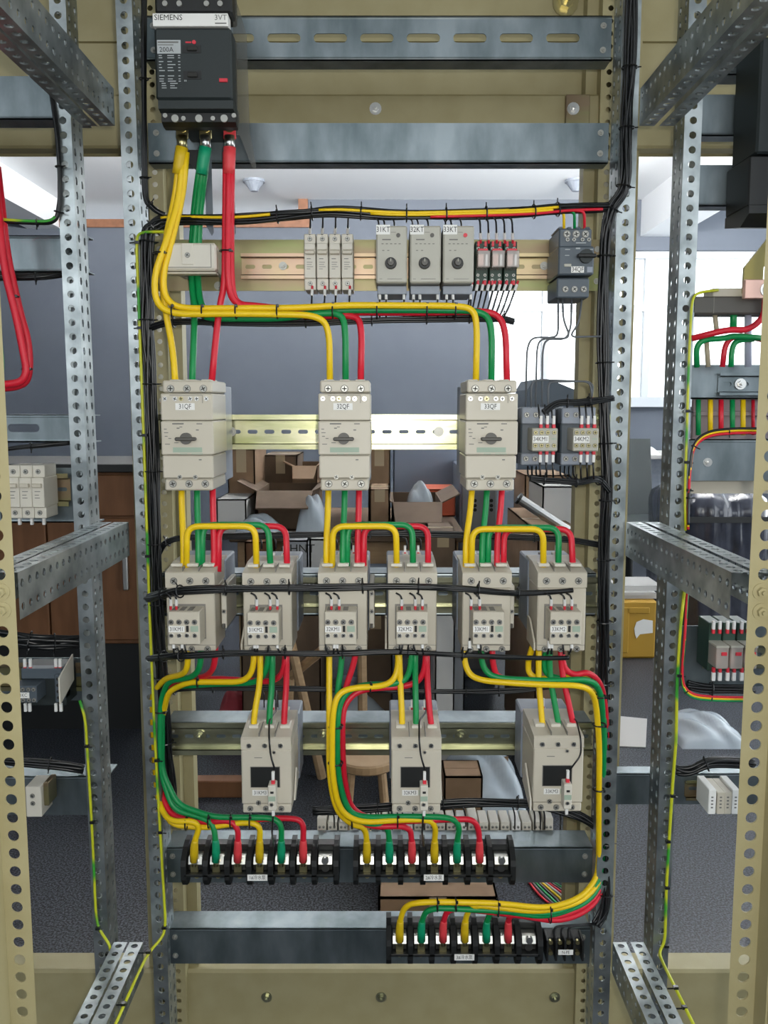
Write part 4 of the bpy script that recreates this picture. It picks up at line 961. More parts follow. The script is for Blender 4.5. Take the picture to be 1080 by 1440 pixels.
# loose thin wires below the slate-grey breaker
gth = 'thin grey wires below the slate-grey breaker'
def thin(label, pts, r=.0014): return tag(build('control_wire', MB().tube(fillet([P(*p) for p in pts], .012, 5), r, 6), 'greywire', smooth=True), label, 'wire', gth)
thin('thin grey wire from breaker 34QF bending left, outermost on the left', [(785, 414, -.02), (785, 470, -.03), (778, 475, -.03), (748, 474, -.03), (741, 490, -.03), (739, 580, -.03)])
thin('thin grey wire from breaker 34QF bending left, second from the left', [(791, 414, -.02), (792, 450, -.03), (803, 476, -.03), (760, 476, -.03), (755, 490, -.03), (753, 580, -.03)])
thin('thin grey wire from breaker 34QF bending left, third from the left', [(804, 414, -.02), (803, 460, -.03), (796, 478, -.03), (768, 476, -.03), (763, 492, -.03), (762, 585, -.035)])
thin('thin grey wire looping from breaker 34QF towards the right post', [(819, 414, -.02), (814, 455, -.03), (800, 474, -.028), (845, 473, -.01)])
thin('thin grey wire arching over the left small contactor', [(747, 580, -.035), (747, 540, -.035), (754, 534, -.035), (835, 537, -.03), (832, 560, -.035)])
thin('thin grey wire arching over the right small contactor', [(771, 585, -.04), (771, 540, -.036), (776, 537, -.036), (826, 536, -.033), (832, 545, -.033), (832, 570, -.035)])
# green-yellow earth wire down the left post and along the bottom beam
def earth(label, pts, r=.0022, ties=()):
    o = thing('earth_wire', label, 'wire', P(*pts[len(pts) // 2]))
    build('insulation', MB().tube(fillet([P(*p) for p in pts], .02, 5), r, 8), 'lime', o, smooth=True)
    for x, y, Y, dx in ties:
        a = P(x, y, Y); b = P(x + dx, y + 1, Y + .004)
        build('cable_tie', MB().tube([a + Vector((0, -.003, 0)), b + Vector((0, -.002, 0))], .0011, 5).box(a.x - .0035, a.x + .0035, a.y - .0035, a.y + .002, a.z - .002, a.z + .002), 'wire_black', o)
    return o
earth('green and yellow earth wire down the left mounting post to the bottom beam', [(243, 350, -.03), (243, 326, -.03), (194, 326, -.008), (192, 345, -.006), (196, 450, -.006), (203, 640, -.006), (210, 850, -.006), (216, 1000, -.006), (221, 1100, -.006), (227, 1200, -.008), (233, 1300, -.010), (229, 1318, -.014), (210, 1338, -.03), (196, 1365, -.08), (160, 1446, -.19)], ties=((193, 341, -.008, -10), (197, 461, -.008, -8), (204, 612, -.008, -8), (208, 782, -.008, 8), (221, 1069, -.008, 8), (226, 1170, -.008, 8), (231, 1304, -.012, 4), (209, 1338, -.04, -14), (174, 1411, -.15, -12)))

# ================================================================== neighbouring cabinet on the left
XL0, XL1 = -1.12, -.441
bar('galvanised bar at the top of the left neighbouring cabinet', 107, 168, XL0, XL1, bot=.04, bolts=False)
bar('galvanised bar beside the red cable loop in the left neighbouring cabinet', 331, 383, XL0, XL1, top=.03, bot=.03, bolts=False)
bar('slotted galvanised bar below the red cable loop in the left neighbouring cabinet', 583, 622, XL0, XL1, top=.03, bot=.03, slots=(-60, 62, 2, 602), bolts=False)
bb = bar('galvanised bar with a rail carrying the white three-pole breaker, left neighbour', 658, 735, XL0, XL1, bot=.03, bolts=False)
dinrail(bb, 666, 712, XL0, P(100, 690, .05).x, .049, .012, 'zinc')
bb = bar('galvanised bar with a rail carrying the dark contactor, left neighbour', 925, 985, XL0, XL1, bolts=False)
dinrail(bb, 932, 972, XL0, XL1 - .002, .049, .012, 'zinc')
bar('lowest galvanised bar of the left neighbouring cabinet', 1092, 1146, XL0, XL1, top=.05, bolts=False)
d = Dev('mini_breaker', 'white three-pole miniature breaker on the left neighbouring rail', 'breaker', (35, 695), (35, 695), -.02, ybase=735)
for i in range(3):
    x = 9 + i * 17.5
    ps = d.box('pole', 'device2', x, x + 17, 672, 714, .002, .058, .001); d.box('shoulder', 'device2', x, x + 17, 655, 672, .008, .055, .001, ps); d.box('foot', 'device2', x, x + 17, 714, 730, .008, .055, .001, ps)
    d.screw(x + 8, 664, .008, .003, 'screwhead', ps); d.screw(x + 8, 722, .008, .003, 'screwhead', ps); d.box('lever', 'device', x + 2, x + 15, 680, 686, -.004, .01, .001, ps)
    d.lines('print', 'inkgrey', [(x + 4, x + 12, 691, 692), (x + 4, x + 10, 696, 697), (x + 4, x + 11, 700, 701)], .002, ps)
    d.box('marker_sleeve', 'sleeve', x + 6, x + 10, 731, 741, .02, .025, .0005, ps)
d = Dev('small_contactor', 'dark grey contactor with white marker sleeves in the left neighbouring cabinet', 'contactor', (60, 970), (60, 970), -.03, ybase=1002)
d.box('base', 'anthra', 22, 85, 944, 1000, .02, .07, .002); d.box('upper_block', 'slate', 26, 84, 943, 958, .012, .03, .001)
ab = d.box('aux_block', 'slate', 24, 57, 960, 984, -.015, .03, .001)
for x in (30, 38, 46, 53): d.screw(x, 965, -.015, .0025, 'screwhead', ab); d.screw(x, 980, -.015, .0025, 'screwhead', ab)
d.label('101KC', 25, 47, 969, 977, -.0155, .0075)
sc = d.box('side_column', 'slate', 75, 85, 950, 990, .006, .04, .001)
for y in (956, 965, 974, 983): d.screw(80, y, .006, .0024, 'dark', sc, rim='slate')
d.prism('side_plate', 'device2', 86, 88, [(-.01, 950), (-.01, 988), (.05, 970), (.05, 932)])
for x in (30, 38, 74, 80): d.box('marker_sleeve', 'sleeve', x - 2, x + 2, 930, 942, .015, .019, .0005); d.box('ferrule', 'redp', x - 2, x + 2, 942, 947, .015, .019, .0005)
for x in (34, 40, 77, 84): d.box('marker_sleeve', 'sleeve', x - 2, x + 2, 990, 1002, .0, .004, .0005)
d = Dev('rail_terminal', 'pale grey rail terminal on the lowest bar of the left neighbouring cabinet', 'terminal', (50, 1125), (50, 1125), .0, ybase=1150)
d.box('housing', 'device2', 36, 58, 1106, 1150, 0, .045, .001); d.box('end_clamp', 'zinc', 58, 65, 1104, 1138, .01, .045, .001); d.screw(46, 1119, 0, .003); d.screw(46, 1130, 0, .003)
gn = 'cables of the left neighbouring cabinet'
cable('red', 'red cable loop of the left neighbouring cabinet, front one of two', [(-8, 235, -.02), (6, 380, -.03), (22, 440, -.03), (34, 500, -.03), (38, 525, -.03), (28, 540, -.03), (-20, 541, -.03)], .0055, .03, gn)
cable('red', 'red cable loop of the left neighbouring cabinet, rear one of two', [(-4, 235, -.005), (10, 360, -.015), (28, 440, -.015), (40, 480, -.015), (42, 525, -.015), (32, 544, -.015), (-20, 547, -.015)], .0055, .03, gn)
cable('green', 'green cable behind the red loop at the left edge', [(-14, 380, .0), (-4, 470, .0), (2, 520, .0), (-6, 536, .0)], .006, .03, gn)
for y, x in ((417, 19), (519, 38)): tie(x, y, -.024, 'v', 7, 'ties on the red cable loop', 'black cable tie on the red cable loop, ' + ('upper one' if y < 500 else 'lower one'))
harness('black harness hanging along the left neighbouring post above the red loop', [(72, 130, -.004), (80, 190, -.006), (84, 250, -.006), (83, 290, -.006), (74, 311, -.006), (40, 313, -.01), (-20, 309, -.015)], 4, 5, (.3, .55, .8), (('lime', .4, (.62, 1)),), seed=21)
harness('black harness under the upper bar of the left neighbouring cabinet', [(92, 386, .02), (50, 390, .0), (-20, 392, .0)], 5, 6, (.5,), seed=22)
harness('black harness above the white three-pole breaker', [(98, 623, .02), (50, 627, .0), (10, 632, .0), (-20, 640, .0)], 4, 5, (.4,), seed=23)
harness('thick black harness above the dark contactor on the left', [(112, 902, .03), (70, 905, .01), (30, 900, .0), (-15, 895, .0)], 13, 14, (.3, .6), seed=24)
harness('black harness on the lowest bar of the left neighbouring cabinet', [(118, 1082, .06), (70, 1074, .05), (-10, 1068, .04)], 8, 8, (.5,), seed=25)
earth('green and yellow earth wire down the left neighbouring post', [(112, 985, -.004), (120, 1010, -.006), (123, 1060, -.006), (128, 1140, -.006), (131, 1200, -.006), (135, 1290, -.006), (140, 1308, -.008), (154, 1328, -.02), (155, 1336, -.02)], ties=((122, 1049, -.008, 8), (130, 1156, -.008, 8), (138, 1305, -.01, 6), (152, 1341, -.03, 12)))
w = build('tie_wire', MB().tube(fillet([P(*p) for p in ((0, 690, -.40), (6, 750, -.405), (12, 803, -.405), (50, 795, -.32), (110, 770, -.15), (180, 738, -.01))], .03), .0012, 5), 'wire_black', smooth=True)
tag(w, 'thin black wire tied along the mid-height left side beam', 'wire')

# ================================================================== neighbouring cabinet on the right
XR0, XR1 = .4505, 1.10
bar('dark galvanised bar at the very top of the right neighbouring cabinet', 60, 105, XR0, XR1, bot=.04, bolts=False)
bar('upper bar of two with a bright gap between, right neighbouring cabinet', 133, 191, XR0, XR1, bot=.03, bolts=False)
bar('lower bar of two with a bright gap between, right neighbouring cabinet', 232, 290, XR0, XR1, bot=.03, bolts=False)
bb = bar('galvanised bar with a short rail, above the row of coloured wires on the right', 513, 561, XR0, XR1, bot=.02, bolts=False)
dinrail(bb, 524, 556, P(1009, 540, .05).x, XR1, .049, .01, 'galvbar'); bolt(bb, P(1041, 540, .046), .005, 'steel')
bb = bar('galvanised bar behind the curved red and yellow wires on the right', 618, 676, XR0, XR1, top=.03, bolts=False); bolt(bb, P(995, 650, .05), .004, 'steel')
bar('grey slotted duct strip on the right, above the wrapped black machine', 676, 694, XR0, XR1, yf=.12, m='device', bolts=False)
bb = bar('galvanised bar carrying the clear relays on the right', 880, 965, XR0, XR1, bolts=False); dinrail(bb, 905, 940, P(985, 920, .05).x, XR1, .049, .01, 'zinc2')
bb = bar('lowest galvanised bar of the right neighbouring cabinet', 1088, 1131, .36, XR1, yf=.10, top=.03, bolts=False)
dinrail(bb, 1098, 1126, P(962, 1110, .1).x, P(1010, 1110, .1).x, .099, .01, 'zinc')
d = Dev('molded_case_breaker', 'black breaker housing at the upper right edge', 'breaker', (1090, 200), (1090, 200), -.04, ybase=310)
d.box('body', 'anthra', 1064, 1150, 60, 215, 0, .088, .003); d.box('terminal_shroud', 'black', 1058, 1150, 216, 285, .006, .088, .002); d.prism('lower_lip', 'black', 1058, 1150, [(.0, 285), (.0, 296), (.03, 310), (.088, 300), (.088, 285)])
d = Dev('busbar_support', 'dark horizontal busbar support with a small pale cap, right neighbouring cabinet', 'busbar support', (1030, 425), (1030, 425), .0, ybase=441)
d.box('support_bar', 'knob', 974, 1090, 417, 441, 0, .05, .002); d.box('cap', 'device', 1004, 1048, 405, 417, .005, .045, .001); d.box('joint', 'groove', 1003.4, 1004.4, 418, 440, -.0006, .001, 0)
o = thing('busbar', 'olive yellow bent busbar strap with a pink copper clamp at the right edge', 'busbar', P(1060, 420, -.01))
pr = [P(x, y, -.012) for x, y in ((1084, 300), (1084, 330), (1047, 376), (1045, 412), (1072, 412), (1074, 376), (1110, 330), (1110, 300))]
build('strap', MB().prismy([(q.x, q.z) for q in pr], -.012, -.006), mat('olive_strap', (0.32, 0.27, 0.07), .45), o)
q0, q1 = P(1046, 420, -.02), P(1095, 393, -.02)
build('clamp', MB().box(q0.x, q1.x, -.022, -.012, q0.z, q1.z, .001), 'copper', o); bolt(o, P(1079, 407, -.022), .006, 'steel')
gq = 'cables of the right neighbouring cabinet'
cable('red', 'red cable dropping from the copper clamp and running left, right neighbour', [(1076, 418, -.012), (1075, 446, -.012), (1052, 465, -.012), (1025, 463, -.012), (973, 476, .0)], .0045, .02, gq)
cable('green', 'short green cable hanging below the busbar support', [(1032, 432, .02), (1031, 462, .02)], .005, .01, gq)
cable('green', 'green cable running left under the red one and down to the bar', [(1080, 476, .0), (1030, 472, .0), (1020, 476, .0), (979, 478, .0), (980, 516, .01)], .0042, .02, gq)
cable('green', 'green cable curving down behind the red one', [(1060, 477, .01), (1036, 478, .01), (1029, 490, .01), (1028, 516, .012)], .004, .014, gq)
cable('red', 'dark red cable bending down to the bar on the right', [(1080, 480, .012), (1040, 470, .012), (1020, 480, .012), (1016, 516, .014)], .004, .02, gq)
M['lav'] = mat('pale_lavender_insulation', (0.42, 0.44, 0.55), .5); M['tan'] = mat('tan_insulation', (0.42, 0.36, 0.25), .5)
for c, x, y0, l in (('tan', 993, 474, 'tan cable stub beside the green one above the right-hand bar'), ('lav', 1052, 440, 'wide pale lavender cable below the busbar support'), ('tan', 1005, 440, 'tan cable hanging under the left end of the busbar support')):
    cable(c, l, [(x, y0, .02), (x + (0 if c == 'lav' else 3), 516 if x != 1005 else 466, .02)], .005 if c == 'lav' else .0036, .01, gq, name='power_cable')
for i, (c, x) in enumerate((('green', 982), ('yellow', 999), ('red', 1014), ('green', 1030), ('yellow', 1045), ('red', 1059))):
    cable(c, ('first', 'second', 'third', 'fourth', 'fifth', 'sixth')[i] + ' short vertical cable below the right-hand bar, ' + c, [(x, 562, .06), (x, 612, .058)], .0038 if i < 5 else .0026, .01, 'short coloured cables below the right-hand bar')
tag(build('backing_board', MB().box(P(975, 580, .075).x, XR1, .075, .085, P(540, 622, .075).z, P(540, 556, .075).z, .001).box(P(975, 580, .07).x, XR1, .066, .076, P(540, 585, .07).z, P(540, 578, .07).z, .001), mat('mauve_panel', (0.30, 0.25, 0.26), .6)), 'mauve-grey board behind the short coloured cables on the right', 'board')
hr = harness('three-colour wire bundle curving down the right neighbouring post', [(1075, 607, .0), (1030, 607, .0), (995, 612, -.004), (976, 628, -.006), (970, 660, -.008), (968, 700, -.008), (967, 742, -.01)], 2.5, 2, (.2, .5, .85), (('yellow', .6, (0, 1)), ('red', -.9, (0, 1)), ('wire_black', 1.6, (0, 1))), seed=31)
earth('green and yellow earth wire down the upper right neighbouring post', [(1010, 408, -.0), (982, 411, -.004), (973, 420, -.006), (969, 500, -.006), (966, 600, -.006), (963, 700, -.008), (964, 746, -.008)], .002, ties=((966, 578, -.008, 8), (966, 650, -.008, 8), (968, 689, -.008, 6)))
earth('green and yellow earth wire down the lower right neighbouring post to the floor beam', [(963, 828, -.006), (957, 880, -.006), (952, 960, -.006), (951, 1040, -.006), (946, 1100, -.006), (941, 1180, -.006), (937, 1250, -.006), (935, 1325, -.008), (926, 1340, -.012), (935, 1360, -.06), (978, 1446, -.19)], .0024, ties=((955, 950, -.008, 8), (946, 1119, -.008, 6), (939, 1183, -.008, 4), (938, 1248, -.008, 3), (937, 1330, -.01, -4), (950, 1388, -.12, -12), (962, 1416, -.15, -12)))
harness('red, yellow and green wires bending from the right post to the relays', [(966, 832, -.004), (962, 900, -.006), (959, 955, -.008), (970, 976, -.01), (1000, 982, -.01), (1056, 983, -.01)], 2.5, 2, (.55, .8), (('yellow', .3, (0, 1)), ('red', 1.2, (0, 1)), ('green', -.8, (0, 1))), seed=32, m='green')
for i in range(3):
    d = Dev('plug_in_relay', ('left', 'middle', 'right')[i] + ' clear relay with red ferrules in the right neighbouring cabinet', 'relay', (1012, 915), (1012 + i * 20, 915), -.02, 'clear relays in the right neighbouring cabinet', ybase=950)
    d.box('socket', 'relaygreen', 1003, 1021, 880, 950, .02, .068, .001); rc = d.box('relay_body', 'relayclear', 1003.5, 1020.5, 907, 938, -.012, .03, .001)
    d.box('coil', 'copper', 1005, 1013, 914, 934, -.004, .015, .0005, rc); d.box('latch', 'redp', 1010, 1018, 914, 919, -.0135, -.01, .0005); d.box('yoke', 'timer', 1003, 1021, 905, 908, -.013, .02, .0005)
    for x in (1007, 1016): d.box('marker_sleeve', 'sleeve', x - 2, x + 2, 876, 888, .012, .017, .0005); d.box('ferrule', 'redp', x - 2, x + 2, 888, 894, .012, .017, .0005); d.box('marker_sleeve', 'sleeve', x - 2.5, x + 2.5, 948, 960, .004, .009, .0005); d.box('ferrule', 'redp', x - 2, x + 2, 941, 948, .004, .009, .0005)
harness('black wiring duct bundle under the right-hand relays', [(966, 962, .0), (1000, 968, .0), (1060, 969, .0)], 8, 8, (.5,), seed=33)
harness('black harness above the white end terminals on the right', [(950, 1082, .05), (970, 1083, .045), (1005, 1072, .04), (1060, 1074, .04)], 9, 10, (.6,), seed=34)
for i in range(4):
    d = Dev('rail_terminal', ('white end bracket with printed label left of', 'first grey rail terminal of', 'second grey rail terminal of', 'white end bracket with printed label right of')[i] + ' the terminal group, right neighbour', 'terminal', (1002, 1127), (1002 + (0, 12, 22, 33)[i], 1127), .03, 'rail terminals in the right neighbouring cabinet', ybase=1146)
    d.box('housing', 'white' if i in (0, 3) else 'device', 996.5, 1007, 1110 if i in (0, 3) else 1114, 1146, 0, .055, .001)
    d.lines('print', 'inkgrey', [(1000, 1003, 1120 + 5 * j, 1122 + 5 * j) for j in range(4)], 0)

# ================================================================== workshop behind the cabinets
M['card'] = mat('brown_cardboard', (0.21, 0.13, 0.07), .8, 0, (0.25, 0.155, 0.09), 12)
M['card2'] = mat('dark_cardboard', (0.10, 0.064, 0.038), .8, 0, (0.13, 0.083, 0.05), 12)
M['tape'] = mat('packing_tape', (0.36, 0.27, 0.16), .3)
M['wood'] = mat('pale_wood', (0.42, 0.28, 0.15), .6, 0, (0.36, 0.23, 0.12), 14, stretch=(1, 1, 6))
M['panelwood'] = mat('orange_brown_panel', (0.15, 0.06, 0.02), .6, 0, (0.19, 0.08, 0.03), 6, stretch=(5, 1, 1))
M['bluebox'] = mat('blue_grey_sheet_metal', (0.25, 0.29, 0.37), .45)
M['greybox'] = mat('grey_sheet_metal', (0.28, 0.29, 0.31), .5)
M['whitebox'] = mat('white_carton', (0.50, 0.49, 0.47), .7)
M['orange'] = mat('orange_red_carton', (0.50, 0.085, 0.03), .6)
M['redbag'] = mat('red_cloth', (0.22, 0.015, 0.025), .8)
M['ybox'] = mat('yellow_brown_crate', (0.42, 0.24, 0.02), .6)
M['blackfilm'] = mat('black_stretch_film', (0.02, 0.022, 0.035), .18, 0, (0.04, 0.045, 0.065), 10, .3, 12, coat=.5)
def bx(x0, x1, yt, yb, Y, dp):
    """box extents from photo pixels on its front plane"""
    a = P(x0, yb, Y); b = P(x1, yt, Y); return a.x, b.x, Y, Y + dp, a.z, b.z
def carton(label, x0, x1, yt, yb, Y, dp, m='card', flaps=False, z0=None, tape=True, tilt=0, cat='box'):
    X0, X1, Y0, Y1, Z0, Z1 = bx(x0, x1, yt, yb, Y, dp)
    if z0 is not None: Z0 = z0
    o = thing('cardboard_box' if m not in ('bluebox', 'greybox') else 'steel_box', label, cat, ((X0 + X1) / 2, (Y0 + Y1) / 2, Z0))
    t = .005
    mb = MB().box(X0, X1, Y0, Y0 + t, Z0, Z1).box(X0, X1, Y1 - t, Y1, Z0, Z1).box(X0, X0 + t, Y0, Y1, Z0, Z1).box(X1 - t, X1, Y0, Y1, Z0, Z1).box(X0, X1, Y0, Y1, Z0, Z0 + t)
    build('body', mb, m, o)
    h = (Y1 - Y0) * .45
    if flaps:
        w = (X1 - X0) * .35
        build('flap', MB().add([(X0, Y0, Z1), (X1, Y0, Z1), (X1 - .01, Y0 - h * .7, Z1 - h * .35), (X0 + .01, Y0 - h * .7, Z1 - h * .35), (X0, Y0, Z1 - t), (X1, Y0, Z1 - t), (X1 - .01, Y0 - h * .7, Z1 - h * .35 - t), (X0 + .01, Y0 - h * .7, Z1 - h * .35 - t)], [(0, 1, 2, 3), (7, 6, 5, 4), (0, 4, 5, 1), (3, 2, 6, 7), (0, 3, 7, 4), (1, 5, 6, 2)]), m, o)
        for s_, xx in ((-1, X0), (1, X1)):
            build('flap', MB().add([(xx, Y0, Z1), (xx, Y1, Z1), (xx + s_ * w, Y1, Z1 + w * .5), (xx + s_ * w, Y0, Z1 + w * .5), (xx, Y0, Z1 - t), (xx, Y1, Z1 - t), (xx + s_ * w, Y1, Z1 + w * .5 - t), (xx + s_ * w, Y0, Z1 + w * .5 - t)], [(0, 1, 2, 3), (7, 6, 5, 4), (0, 4, 5, 1), (3, 2, 6, 7), (0, 3, 7, 4), (1, 5, 6, 2)]), m, o)
    else:
        ym = (Y0 + Y1) / 2
        build('lid_flap', MB().box(X0, X1, Y0, ym - .001, Z1 - t, Z1), m, o); build('lid_flap', MB().box(X0, X1, ym + .001, Y1, Z1 - t, Z1), m, o)
        if tape: build('tape', MB().box(X0, X1, ym - .02, ym + .02, Z1, Z1 + .0006), 'tape', o); build('tape', MB().box((X0 + X1) / 2 - .02, (X0 + X1) / 2 + .02, Y0 - .0006, Y0, Z1 - (Z1 - Z0) * .3, Z1), 'tape', o)
    return o
def lump(name, label, cat, x0, x1, yt, yb, Y, dp, m, seed=0, n=14, rough=.25, z0=None):
    """crumpled film or cloth heap"""
    X0, X1, Y0, Y1, Z0, Z1 = bx(x0, x1, yt, yb, Y, dp)
    if z0 is not None: Z0 = z0
    random.seed(seed); vs = []; fs = []; n = max(n, 26)
    wv = [(random.uniform(2, 9), random.uniform(2, 9), random.uniform(0, 6.3), random.uniform(.3, 1)) for _ in range(7)]
    for i in range(n + 1):
        for j in range(n + 1):
            u, v = i / n, j / n
            e = (math.sin(math.pi * u) * math.sin(math.pi * v)) ** .45
            f = sum(abs(math.sin(a_ * u + b_ * v + c_)) * w_ for a_, b_, c_, w_ in wv) / sum(w_[3] for w_ in wv)
            z = Z0 + (Z1 - Z0) * e * (1 - rough * 1.6 * (1 - f)) * random.uniform(.97, 1)
            vs.append((X0 + (X1 - X0) * u, Y0 + (Y1 - Y0) * v, max(Z0, z)))
    for i in range(n):
        for j in range(n):
            a = i * (n + 1) + j; fs.append((a, a + n + 1, a + n + 2, a + 1))
    return tag(build(name, MB().add(vs, fs), m, smooth=True), label, cat)
# work table with clutter
YT = 2.0; ZT = .74
tx0, tx1 = P(322, 748, YT).x, P(655, 748, YT).x
t = thing('work_table', 'wooden work table heaped with cartons behind the breakers', 'table', ((tx0 + tx1) / 2, YT + .45, 0))
build('tabletop', MB().box(tx0, tx1, YT, YT + .9, ZT - .03, ZT, .004), 'card2', t)
for x in (tx0 + .05, tx1 - .05):
    for y in (YT + .06, YT + .84): build('leg', MB().box(x - .025, x + .025, y - .025, y + .025, 0, ZT - .03, .003), 'wood', t)
build('apron', MB().box(tx0 + .05, tx1 - .05, YT + .05, YT + .07, ZT - .12, ZT - .03), 'wood', t)
carton('tall brown carton at the left end of the work table', 322, 358, 632, 745, YT + .25, .35, 'card', z0=ZT)
carton('open dark carton with raised flaps on the work table', 362, 440, 690, 745, YT + .12, .35, 'card2', True, z0=ZT)
carton('dark brown carton standing behind the open carton', 372, 418, 640, 745, YT + .55, .3, 'card2', z0=ZT)
carton('pale brown carton left of motor breaker 32QF', 412, 446, 655, 745, YT + .5, .3, 'card', True, z0=ZT)
carton('tan carton standing right of motor breaker 32QF', 518, 549, 622, 745, YT + .4, .3, 'card', z0=ZT)
carton('brown carton directly under motor breaker 32QF', 520, 548, 688, 745, YT + .08, .25, 'card', z0=ZT)
carton('low open carton at the right end of the work table', 552, 622, 706, 745, YT + .1, .4, 'card2', True, z0=ZT)
carton('orange-red carton right of the open carton on the work table', 598, 641, 688, 745, YT + .55, .25, 'orange', z0=ZT, tape=False)
carton('white carton lying at the left of the work table', 305, 346, 702, 745, YT + .02, .25, 'whitebox', z0=ZT, tape=False)
lump('plastic_bag', 'crumpled blue-grey plastic bag on the work table beside breaker 32QF', 'bag', 415, 458, 690, 750, YT - .02, .22, 'film', 4, z0=ZT)
lump('plastic_sheet', 'crumpled white polythene sheet in the open carton', 'plastic sheet', 572, 612, 676, 720, YT + .2, .2, 'film', 5, z0=ZT + .06)
lump('plastic_sheet', 'grey polythene sheet draped at the left end of the work table', 'plastic sheet', 328, 392, 722, 752, YT - .05, .16, 'film', 6, z0=ZT)
carton('blue-grey steel box with a flat front, behind the zinc rail', 553, 646, 628, 900, YT + 1.0, .5, 'bluebox', z0=0, tape=False, cat='steel box')
# steel cabinet with vent holes
X0, X1, Y0, Y1, Z0, Z1 = bx(644, 702, 655, 930, 2.6, .4)
c = thing('steel_cabinet', 'grey steel cabinet with small vent holes, below motor breaker 33QF', 'cabinet', ((X0 + X1) / 2, 2.8, 0))
build('body', MB().box(X0, X1, Y0, Y1, 0, Z1, .006), 'bluebox', c)
build('door', MB().box(X0 + .01, X1 - .01, Y0 - .012, Y0, .04, Z1 - .02, .003), 'greybox', c)
for px_ in (668, 691):
    for py_ in (704, 711, 717): build('vent_hole', MB().cyl(P(px_, py_, Y0 - .012), (0, -1, 0), .008, .001, 10), 'dark', c)
# under the table
o = carton('grey carton printed CHNT 03 under the work table', 404, 433, 760, 815, YT - .25, .2, 'greybox', z0=P(540, 815, YT - .25).z, tape=False)
text('CHNT', .042, P(419, 772, YT - .251), 'ink', o.children[0]); text('03', .06, P(412, 786, YT - .251), 'inkgrey', o.children[0])
zc_ = P(540, 815, YT - .25).z
carton('large brown carton under the grey printed carton', 340, 450, 816, 960, YT - .26, .5, 'card2', z0=0)
for oo in (0,):
    pass
carton('pale carton beside the printed one, under the work table', 436, 462, 758, 815, YT - .2, .2, 'whitebox', z0=zc_, tape=False)
carton('tall brown carton under the table between contactors 32KM1 and 32KM2', 505, 552, 820, 955, YT - .1, .3, 'card2', z0=0)
carton('brown carton under the table behind contactor 31KM2', 345, 380, 762, 812, YT - .1, .25, 'panelwood', z0=zc_, tape=False)
carton('dark carton right of contactor 32KM2', 604, 642, 750, 815, YT - .3, .3, 'card2', z0=P(540, 815, YT - .3).z)
carton('grey carton below the dark carton, right of contactor 32KM2', 604, 655, 816, 945, YT - .3, .4, 'greybox', z0=0, tape=False)
carton('small white carton leaning right of contactor 32KM2', 612, 640, 860, 905, YT - .42, .1, 'whitebox', z0=0, tape=False)
# wooden trestle legs
t = thing('wooden_trestle', 'pale wooden trestle with splayed legs under the work table', 'trestle', (P(430, 940, 1.5).x, 1.5, 0))
for a, b in (((392, 830, 1.55), (452, 1010, 1.5)), ((470, 900, 1.5), (408, 952, 1.6)), ((508, 860, 1.6), (511, 1000, 1.55)), ((408, 952, 1.6), (400, 1010, 1.6))):
    pa, pb = P(*a), P(*b)
    if b[1] > 990: pb.z = 0.0
    build('leg' if b[1] > 990 else 'brace', MB().tube([pa, pb], .016, 8), 'wood', t)
lump('plastic_sheet', 'pale blue polythene film heaped behind the middle cable bundle', 'plastic sheet', 432, 560, 968, 1030, 1.8, .45, 'film', 8, 16, z0=0.0)
lump('cloth_bag', 'dark red cloth bag behind the lowest left contactor', 'bag', 292, 352, 976, 1030, 1.75, .35, 'redbag', 9, z0=0)
tag(build('wooden_board', MB().box(P(262, 1075, 1.35).x, P(345, 1075, 1.35).x, 1.35, 1.40, 0.0, .055, .003), 'panelwood'), 'reddish brown wooden board lying on the floor behind contactor 31KM3', 'board')
# stool
sx, sy, sz = P(515, 1074, 1.0).x, 1.06, P(515, 1074, 1.0).z
st = thing('wooden_stool', 'small round wooden stool left of contactor 32KM3', 'stool', (sx, sy, 0))
build('seat', MB().cyl((sx, sy, sz - .028), (0, 0, 1), .078, .006, 28, .085).cyl((sx, sy, sz - .022), (0, 0, 1), .085, .018, 28).cyl((sx, sy, sz - .004), (0, 0, 1), .085, .004, 28, .08), 'wood', st)
for ax in (-1, 1):
    for ay in (-1, 1): build('leg', MB().tube([(sx + ax * .04, sy + ay * .04, sz - .025), (sx + ax * .06, sy + ay * .06, 0)], .011, 8), 'wood', st)
build('rung', MB().tube([(sx - .052, sy - .052, .09), (sx + .052, sy - .052, .09)], .007, 6), 'wood', st)
carton('tan cardboard block between contactors 32KM3 and 33KM3, lower one', 624, 679, 1092, 1150, 1.15, .12, 'card', z0=0, tape=False)
cs = [P(x, y, 1.35) for x, y in ((668, 1076), (715, 1064), (714, 1082), (676, 1092))]
tag(build('cardboard_sheet', MB().prismy([(q.x, q.z) for q in cs], 1.35, 1.356), 'card'), 'tilted scrap of cardboard above the tan cardboard block', 'cardboard')
lump('bubble_wrap', 'crumpled clear bubble wrap around the cardboard scraps', 'bubble wrap', 622, 745, 1066, 1160, 1.22, .35, 'film', 12, 22, .5, z0=0)
carton('flat tan carton on the floor behind the lower terminal bars', 532, 700, 1262, 1310, .62, .30, 'card', z0=0)
random.seed(5)
lw = thing('cable_offcuts', 'loose coloured wire offcuts on the floor behind the lower right terminals', 'wires', PZ(770, 1260, 0))
for i, c in enumerate(('red', 'greywire', 'green', 'wire_black', 'yellow', 'lav', 'red', 'wire_black', 'green')):
    a = PZ(742 + i * 4, 1238, .004 + .001 * i); b = PZ(762 + i * 6, 1262, .004 + .001 * i); e = PZ(790 + i * 3, 1282, .004 + .001 * i)
    build('wire', MB().tube(smoothpath([a, b, e], 5), .003, 6), c, lw, smooth=True)
